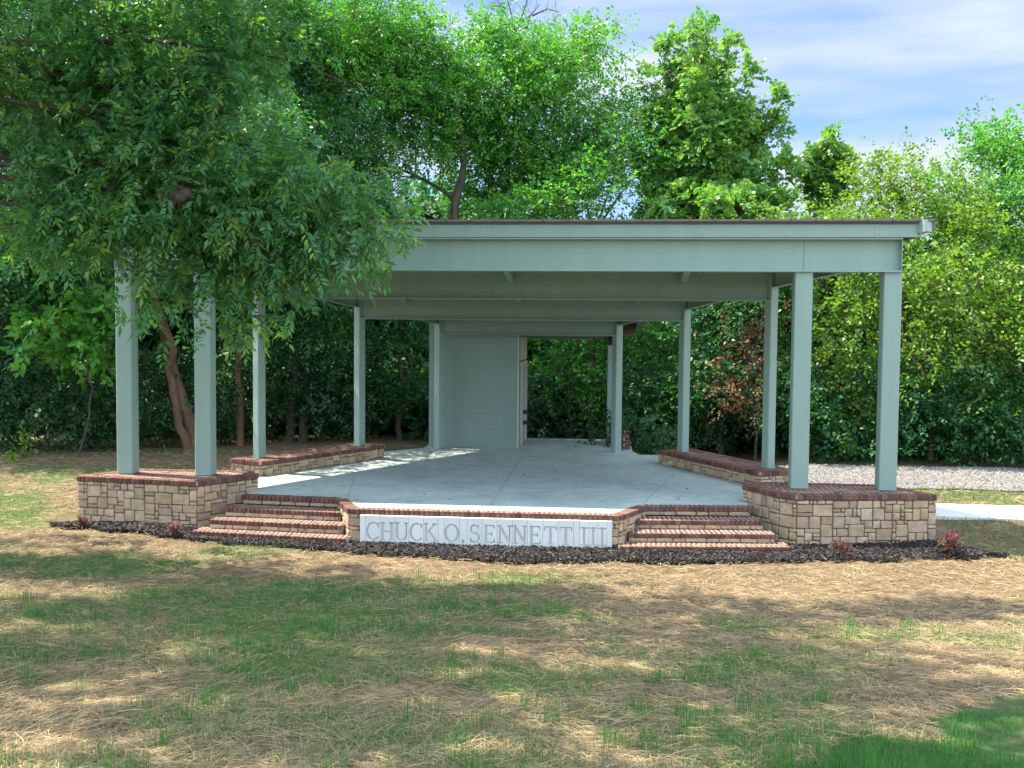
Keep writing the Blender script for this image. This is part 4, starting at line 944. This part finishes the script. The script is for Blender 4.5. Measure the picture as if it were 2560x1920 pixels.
    C = np.stack([X, Y, Z], 1); leaves(ub, np.repeat(C, 4, 0)+r.normal(0, .3, (n*4, 3)), unit(r.normal(size=(n*4, 3))+np.array((0, -.3, .4))), 6, .55, .22, .14, r, np.repeat(r.random(n), 4))
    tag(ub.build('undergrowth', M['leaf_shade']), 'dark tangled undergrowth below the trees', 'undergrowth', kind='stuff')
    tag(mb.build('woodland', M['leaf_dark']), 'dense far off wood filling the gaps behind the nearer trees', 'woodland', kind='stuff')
forest()

def near_trees():
    # the big tree whose boughs hang into the picture from the left
    k = lambda u, v, ru, rv, Y, d=1.0: lob(u, v, ru, rv, Y, d)
    low = [k(150, 200, 330, 270, -5.2, .8), k(480, 180, 280, 230, -5.0, .8), k(330, 470, 330, 190, -5.2, .7), k(640, 480, 290, 170, -4.9, .7), k(860, 560, 175, 140, -4.6, .7), k(730, 600, 170, 110, -4.7, .7), k(560, 660, 210, 90, -4.8, .7), k(120, 560, 200, 130, -5.2, .7), k(400, 730, 120, 60, -5.0, .8), k(600, 780, 90, 45, -4.7, .8), k(700, 700, 120, 70, -4.6, .8)]
    high = [((-4.8, -8.8, 9.8), (2.6, 1.4, 1)), ((-8.2, -6.2, 9.8), (2.5, 1.5, 1)), ((-1.5, -6.6, 10.2), (2.2, 1.1, .9)), ((-9.5, -12, 9.5), (3, 2, 1)), ((-1.5, -13, 9.8), (3, 1.2, 1)), ((-8, -3.5, 9.5), (3, 2, 1.4)), ((-5, -6.5, 10), (3.2, 2, 1.2)), ((-4, -3.6, 9.9), (2.6, 1.5, .9)), ((-1, -4.4, 10), (2.2, .9, .8)), ((1.4, -3.4, 10), (2, .6, .7)), ((-1.2, -8.9, 10), (2.8, 1.8, 1.1)), ((-8, -9, 10), (3.5, 2.5, 1.3)), ((-4.5, -11, 10), (3.5, 1.8, 1.1)), ((.5, -11.6, 9.5), (2.8, 1.5, 1.1)), ((-11, -2.5, 8.8), (2.6, 2, 1.4))]
    def hang(C): return (C[:, 2] < 7.6) & (C[:, 1] < -7.5)
    def limb(tb, r):
        out = []
        for u, v, Y, h in ((720, 150, -5.0, 6.6), (900, 560, -4.6, 5.4), (520, 640, -4.8, 4.4), (330, 240, -5.2, 6.2), (760, 400, -4.8, 6.0), (250, 560, -5.2, 5.0), (620, 300, -4.8, 6.4), (420, 420, -5.4, 5.6), (120, 420, -5.4, 5.4), (640, 560, -4.9, 5.0)):
            b = at(u, v, Y); a = np.array((-9.1, -6.5, h)); m1 = a*.45+b*.55+np.array((0, 0, .45))+r.normal(0, .25, 3); q = np.linspace(0, 1, 12)[:, None]
            p = (1-q)**2*a+2*q*(1-q)*m1+q**2*b; p[1:-1] += r.normal(0, .05, (10, 3)); rad = np.linspace(.07, .009, 12)
            tb.tube(p, rad, 6); out.append(np.hstack([p, rad[:, None]])[3:])
        return np.vstack(out)
    tree('pecan_tree', 'big pecan tree whose drooping feathery boughs hang over the roof from the left', 'tree', (-9.4, -6.5, float(gz(-9.4, -6.5))), [([(-9.4, -6.5, -.7), (-9.3, -6.5, 3), (-9.0, -6.5, 6), (-8.0, -6.5, 9), (-6, -6.5, 10.5)], .34, .10)],
         low, 'leaf_pecan', None, shade=high, bough=0, density=6.4, ns=11, nl=12, L=.30, LL=.112, LW=.042, clump=.26, seed=40, barkm='bark_dark', droop=.2, spread=1.0, cull=hang, limbs=0, upward=-.02, extra=limb)
    root = None
    mb = MB(); r = np.random.default_rng(3); c = at(440, 490, -5.65)
    # silk nest: a lumpy bag wrapped round a twig
    th = np.linspace(0, math.pi, 26); ph = np.linspace(0, 2*math.pi, 41)[:-1]
    T, Ph = np.meshgrid(th, ph, indexing='ij'); R = 0.15*(1+.18*np.sin(3*Ph+T*2)+.12*np.sin(5*Ph-3*T)+.04*r.normal(size=T.shape))
    V = np.stack([R*np.sin(T)*np.cos(Ph)*1.35, R*np.sin(T)*np.sin(Ph), R*np.cos(T)*.75], -1)+c
    idx = np.arange(26*40).reshape(26, 40); nx = np.roll(idx, -1, 1)
    mb.quads(V.reshape(-1, 3), np.stack([idx[:-1], idx[1:], nx[1:], nx[:-1]], -1).reshape(-1, 4), .5)
    tag(mb.build('webworm_nest', M['web'], smooth=True), 'brown papery webworm nest hanging among the overhanging boughs', 'nest')
near_trees()

# ------------------------------------------------------------------ lawn: straw, grass, mulch, gravel
def scatter(n, r, xr, yr, bias):
    """points over the lawn, denser towards the camera"""
    d = r.random(n)**bias; y = yr[0]+(yr[1]-yr[0])*d
    half = (y-CAM[1])*0.62+0.8; xc = CAM[0]-0.0935*(y-CAM[1]); x = xc+half*(2*r.random(n)-1)
    return x, y

def r_edge(x):
    return 0.6+1.6*np.sin(np.asarray(x)*37.0)*np.sin(np.asarray(x)*91.0)

def covered(x, y):
    inb = (abs(x) < 8.3) & (y > np.interp(x, [-8.4, -5.8, -2.5, 0.6, 5, 8.5], [-0.6, -1.4, -2.25, -2.6, -2.08, -1.1])+.10*r_edge(x)) & (y < 3)
    return inb | ((abs(x) < 5.6) & (y > -1)) | ((x > 5) & (y > .8) & (y < 2.5)) | ((x > 6.1) & (y > 5.7) & (y < 9.6))

def blades(mb, x, y, z, h, w, lean, az, r, hue):
    n = len(x); d = np.stack([np.cos(az), np.sin(az), 0*az], 1); s = np.stack([-np.sin(az), np.cos(az), 0*az], 1)
    b = np.stack([x, y, z-.01], 1); m = b+d*(lean*.35*h)[:, None]+np.array((0, 0, 1))*(h*.6)[:, None]; t = b+d*(lean*h)[:, None]+np.array((0, 0, 1))*(h*np.sqrt(np.maximum(.05, 1-lean**2*.6)))[:, None]
    W = w[:, None]/2
    v = np.stack([b-s*W, b+s*W, m+s*W*.8, m-s*W*.8, t], 1).reshape(-1, 3); i = np.arange(n)[:, None]*5
    mb.quads(v, np.hstack([i, i+1, i+2, i+3]), hue)
    mb.t.append((np.hstack([i+3, i+2, i+4])+mb.n-len(v))); mb.tr.append(hue)

def lawn():
    r = np.random.default_rng(90)
    # straw
    mb = MB(); n = 300000
    x, y = scatter(n, r, None, (-14.6, 9.5), 1.9)
    keep = ~covered(x, y) & (lawn_mask(x, y) < .5) & ((green_mask(x, y) < .78) | (r.random(n) < .7)); x, y = x[keep], y[keep]; n = len(x)
    # strands gather in windrows and whorls
    az = 2*math.pi*hnoise(x, y, .8, 41)*1.3+r.normal(0, .75, n)
    ln = r.uniform(.07, .24, n); dist = y-CAM[1]; w = np.clip((.00025*dist), .0024, .0065)*r.uniform(.7, 1.3, n)
    z = gz(x, y); fl = r.random(n)**2*(.015+.05*hnoise(x, y, 2.2, 43)); tl = r.normal(0, .10, n)
    c = np.stack([x, y, z+.006+fl], 1); d = np.stack([np.cos(az), np.sin(az), tl], 1); s = np.stack([-np.sin(az), np.cos(az), r.normal(0, .4, n)], 1)
    a = c-d*ln[:, None]/2; b = c+d*ln[:, None]/2; m = c+np.array((0, 0, 1))*(ln*.05)[:, None]
    a[:, 2] = np.maximum(a[:, 2], gz(a[:, 0], a[:, 1])+.004); b[:, 2] = np.maximum(b[:, 2], gz(b[:, 0], b[:, 1])+.004)
    W = s*w[:, None]/2
    v = np.stack([a-W, a+W, m+W, m-W, b+W, b-W], 1).reshape(-1, 3); i = np.arange(n)[:, None]*6
    hue = np.clip(r.random(n)*.8+.3*(hnoise(x, y, .7, 44)-.4), 0, 1)
    mb.quads(v, np.stack([np.hstack([i, i+1, i+2, i+3]), np.hstack([i+3, i+2, i+4, i+5])], 1).reshape(-1, 4), np.repeat(hue, 2))
    tag(mb.build('straw', M['straw']), 'loose golden straw strewn over the bare seeded lawn', 'straw', kind='stuff')
    # sprouting grass: thin blades and tufts
    mb = MB(); n = 520000
    x, y = scatter(n, r, None, (-14.6, 9.5), 1.8); g = green_mask(x, y)
    keep = ~covered(x, y) & (r.random(n) < np.clip((g-.47)*2.2, 0.012, 1)); x, y, g = x[keep], y[keep], g[keep]; n = len(x)
    h = r.uniform(.03, .12, n)*(1+.5*(g-.5)); w = np.clip(.00024*(y-CAM[1]), .0022, .005)
    blades(mb, x, y, gz(x, y), h, w, r.uniform(.1, .6, n), r.uniform(0, 6.28, n), r, np.clip(r.random(n)*.7+.3*hnoise(x, y, 1, 46), 0, 1))
    nt = 330; tx, ty = scatter(nt*3, r, None, (-14.2, -3.3), 1.2); gk = green_mask(tx, ty)+.25*r.random(nt*3) > .70; tx, ty = tx[gk][:nt], ty[gk][:nt]; nt = len(tx)
    k = 26; X = np.repeat(tx, k)+r.normal(0, .045, nt*k); Y = np.repeat(ty, k)+r.normal(0, .045, nt*k); th = np.repeat(r.uniform(.09, .25, nt), k)
    blades(mb, X, Y, gz(X, Y), th*r.uniform(.6, 1.05, nt*k), np.full(nt*k, .0042), r.uniform(.02, .42, nt*k), r.uniform(0, 6.28, nt*k), r, np.clip(np.repeat(r.random(nt), k)*.6+r.random(nt*k)*.4, 0, 1))
    n = 240000; x = r.uniform(2.2, 9.5, n); y = r.uniform(-15.5, -9, n); kp = (lawn_mask(x, y) > r.random(n)*.9+.05) & (hnoise(x, y, 1.9, 47) > .30+.12*r.random(n)); x, y = x[kp], y[kp]; n = len(x)
    blades(mb, x, y, gz(x, y), r.uniform(.022, .05, n), np.full(n, .0034), r.uniform(.1, .9, n), r.uniform(0, 6.28, n), r, r.random(n)*.8)
    # rough grass by the walk and drive
    n = 16000; x = r.uniform(8.0, 16, n); y = np.where(r.random(n) < .6, r.uniform(2.5, 5.7, n), r.uniform(-1.6, .8, n)); kp = hnoise(x, y, 1.2, 48) > .35; x, y = x[kp], y[kp]; n = len(x)
    blades(mb, x, y, gz(x, y), r.uniform(.05, .14, n), np.full(n, .007), r.uniform(.1, .6, n), r.uniform(0, 6.28, n), r, r.random(n))
    tag(mb.build('grass', M['grass']), 'sparse new grass blades and tufts sprouting through the straw', 'grass', kind='stuff')
    # mulch chips
    mb = MB(); n = 42000; x = r.uniform(-8.4, 8.7, n)
    f = np.array([mulch_front(v) for v in np.linspace(-8.4, 8.7, 400)]); bk = np.array([mulch_back(v) for v in np.linspace(-8.4, 8.7, 400)]); g = np.linspace(-8.4, 8.7, 400)
    y0, y1 = np.interp(x, g, f)-.12, np.interp(x, g, bk)-.05; y0 = y0+.10; y = y0+(y1-y0)*r.random(n); kp = y1 > y0; x, y = x[kp], y[kp]; n = len(x)
    az = r.uniform(0, 6.28, n); d = np.stack([np.cos(az), np.sin(az), r.normal(0, .35, n)], 1)*r.uniform(.010, .032, n)[:, None]; s = np.stack([-np.sin(az), np.cos(az), r.normal(0, .5, n)], 1)*r.uniform(.004, .010, n)[:, None]; u = np.array((0, 0, .008))
    c = np.stack([x, y, gz(x, y)+.034+r.random(n)**2*.05], 1)
    v = np.stack([c-d-s, c+d-s, c+d+s, c-d+s, c-d-s+u, c+d-s+u, c+d+s+u, c-d+s+u], 1).reshape(-1, 3); F = (np.arange(n)[:, None, None]*8+np.array(MB.HEX)[None]).reshape(-1, 4)
    mb.quads(v, F, np.repeat(np.where(r.random(n) < .05, .8+.2*r.random(n), r.random(n)*.75), 6))
    tag(mb.build('mulch_chips', M['mulch']), 'black bark mulch chips in the bed along the stage front', 'mulch', kind='stuff')
    # gravel stones
    mb = MB(); n = 34000; x = r.uniform(6.2, 17, n); y = 5.65+3.95*r.random(n); rr = r.uniform(.018, .05, n)
    oc = np.array([(1, 0, 0), (0, 1, 0), (-1, 0, 0), (0, -1, 0), (0, 0, 1), (0, 0, -1)], float); fc = np.array([(0, 1, 4), (1, 2, 4), (2, 3, 4), (3, 0, 4), (1, 0, 5), (2, 1, 5), (3, 2, 5), (0, 3, 5)])
    v = (oc[None]+r.normal(0, .22, (n, 6, 3)))*rr[:, None, None]*np.array((1, 1, .7))+np.stack([x, y, gz(x, y)+.04], 1)[:, None]
    mb.tris(v.reshape(-1, 3), (np.arange(n)[:, None, None]*6+fc[None]).reshape(-1, 3), np.repeat(r.random(n), 8))
    tag(mb.build('gravel', M['gravel']), 'pale grey crushed stone on the drive at the right', 'gravel', kind='stuff')
lawn()

def red_shrub(x, y, s, lab, seed, red=True):
    r = np.random.default_rng(seed); z = float(gz(x, y))+.02
    root = empty('nandina_shrub', (x, y, z), label=lab, cat='shrub', group='small red leaved shrubs in the mulch')
    st = MB(); lf = MB(); n = 16
    for i in range(n):
        a = r.uniform(0, 6.28); q = np.array((math.cos(a), math.sin(a), 0))*s*r.uniform(.1, .5); tp = np.array((x, y, z))+q+np.array((0, 0, s*r.uniform(.6, 1.0)))
        st.tube([(x, y, z-.02), (np.array((x, y, z))+tp)/2+q*.2, tp], [.006, .005, .003], 4)
        m = 7; t = r.uniform(.45, 1.0, m)[:, None]; O = np.array((x, y, z))+(tp-np.array((x, y, z)))*t+r.normal(0, .015, (m, 3))
        leaves(lf, O, unit(r.normal(size=(m, 3))+np.array((0, 0, .5))), 6, s*.28, s*.16, s*.065, r, np.clip(t[:, 0]*1.5-.55+r.normal(0, .12, m), 0, 1) if red else r.random(m)*.45)
    P(lf, 'foliage', M['leaf_red'], root); P(st, 'stems', M['bark_dark'], root)
red_shrub(5.80, -1.72, .30, 'small red tipped shrub in the mulch against the middle of the sunlit plinth', 70)
red_shrub(7.62, -1.36, .40, 'larger red tipped shrub at the outer end of the mulch by the sunlit plinth', 71)
red_shrub(-5.42, -1.42, .24, 'small dull purple shrub in the mulch below the shaded plinth corner', 72)
red_shrub(-7.35, -0.85, .22, 'dim purple shrub at the far left end of the mulch bed', 73)

def weeds():
    spots = [(135, 1140, .35, 'bright weed at the shady wood edge, left of the columns, nearest the bare lawn'), (140, 1155, .5, 'tall thin weed standing at the wood edge left of the columns'), (372, 1165, .28, 'small bright weed peeping between the two left front columns')]
    r = np.random.default_rng(15)
    for (u, v, s, lab), x, y in zip(spots, (-13.0, -13.2, -8.9), (6.4, 7.4, 4.6)):
        z = float(gz(x, y)); root = empty('weed', (x, y, z), label=lab, cat='weed', group='weeds at the wood edge')
        lf = MB(); O = np.array((x, y, z))+np.abs(r.normal(0, 1, (14, 3)))*np.array((.01, .01, s*.5)); leaves(lf, O, unit(r.normal(size=(14, 3))+np.array((0, 0, .4))), 5, s*.7, s*.3, s*.14, r, r.random(14)); P(lf, 'foliage', M['leaf_lime'], root)
weeds()

def fallen():
    r = np.random.default_rng(4)
    for x, y in ((3.35, .35), (3.6, 1.6), (-1.3, .2), (-.9, 4.8), (-2.6, 3.9), (-3.0, 4.6), (-2.1, 5.2), (.3, 3.1)):
        mb = MB(); a = r.uniform(0, 6.28); c, s = math.cos(a), math.sin(a); k = .035
        v = np.array([(-1, 0, .1), (0, -.5, .35), (1.1, 0, .15), (0, .5, .4)])*k; v = np.stack([v[:, 0]*c-v[:, 1]*s, v[:, 0]*s+v[:, 1]*c, v[:, 2]], 1)+np.array((x, y, .003))
        mb.quads(np.vstack([v, v+np.array((0, 0, .002))]), MB.HEX, r.random()*.5)
        tag(mb.build('fallen_leaf', M['leaf_rust']), 'tiny dry leaf lying on the concrete stage floor', 'leaf', 'fallen leaves on the stage')
fallen()
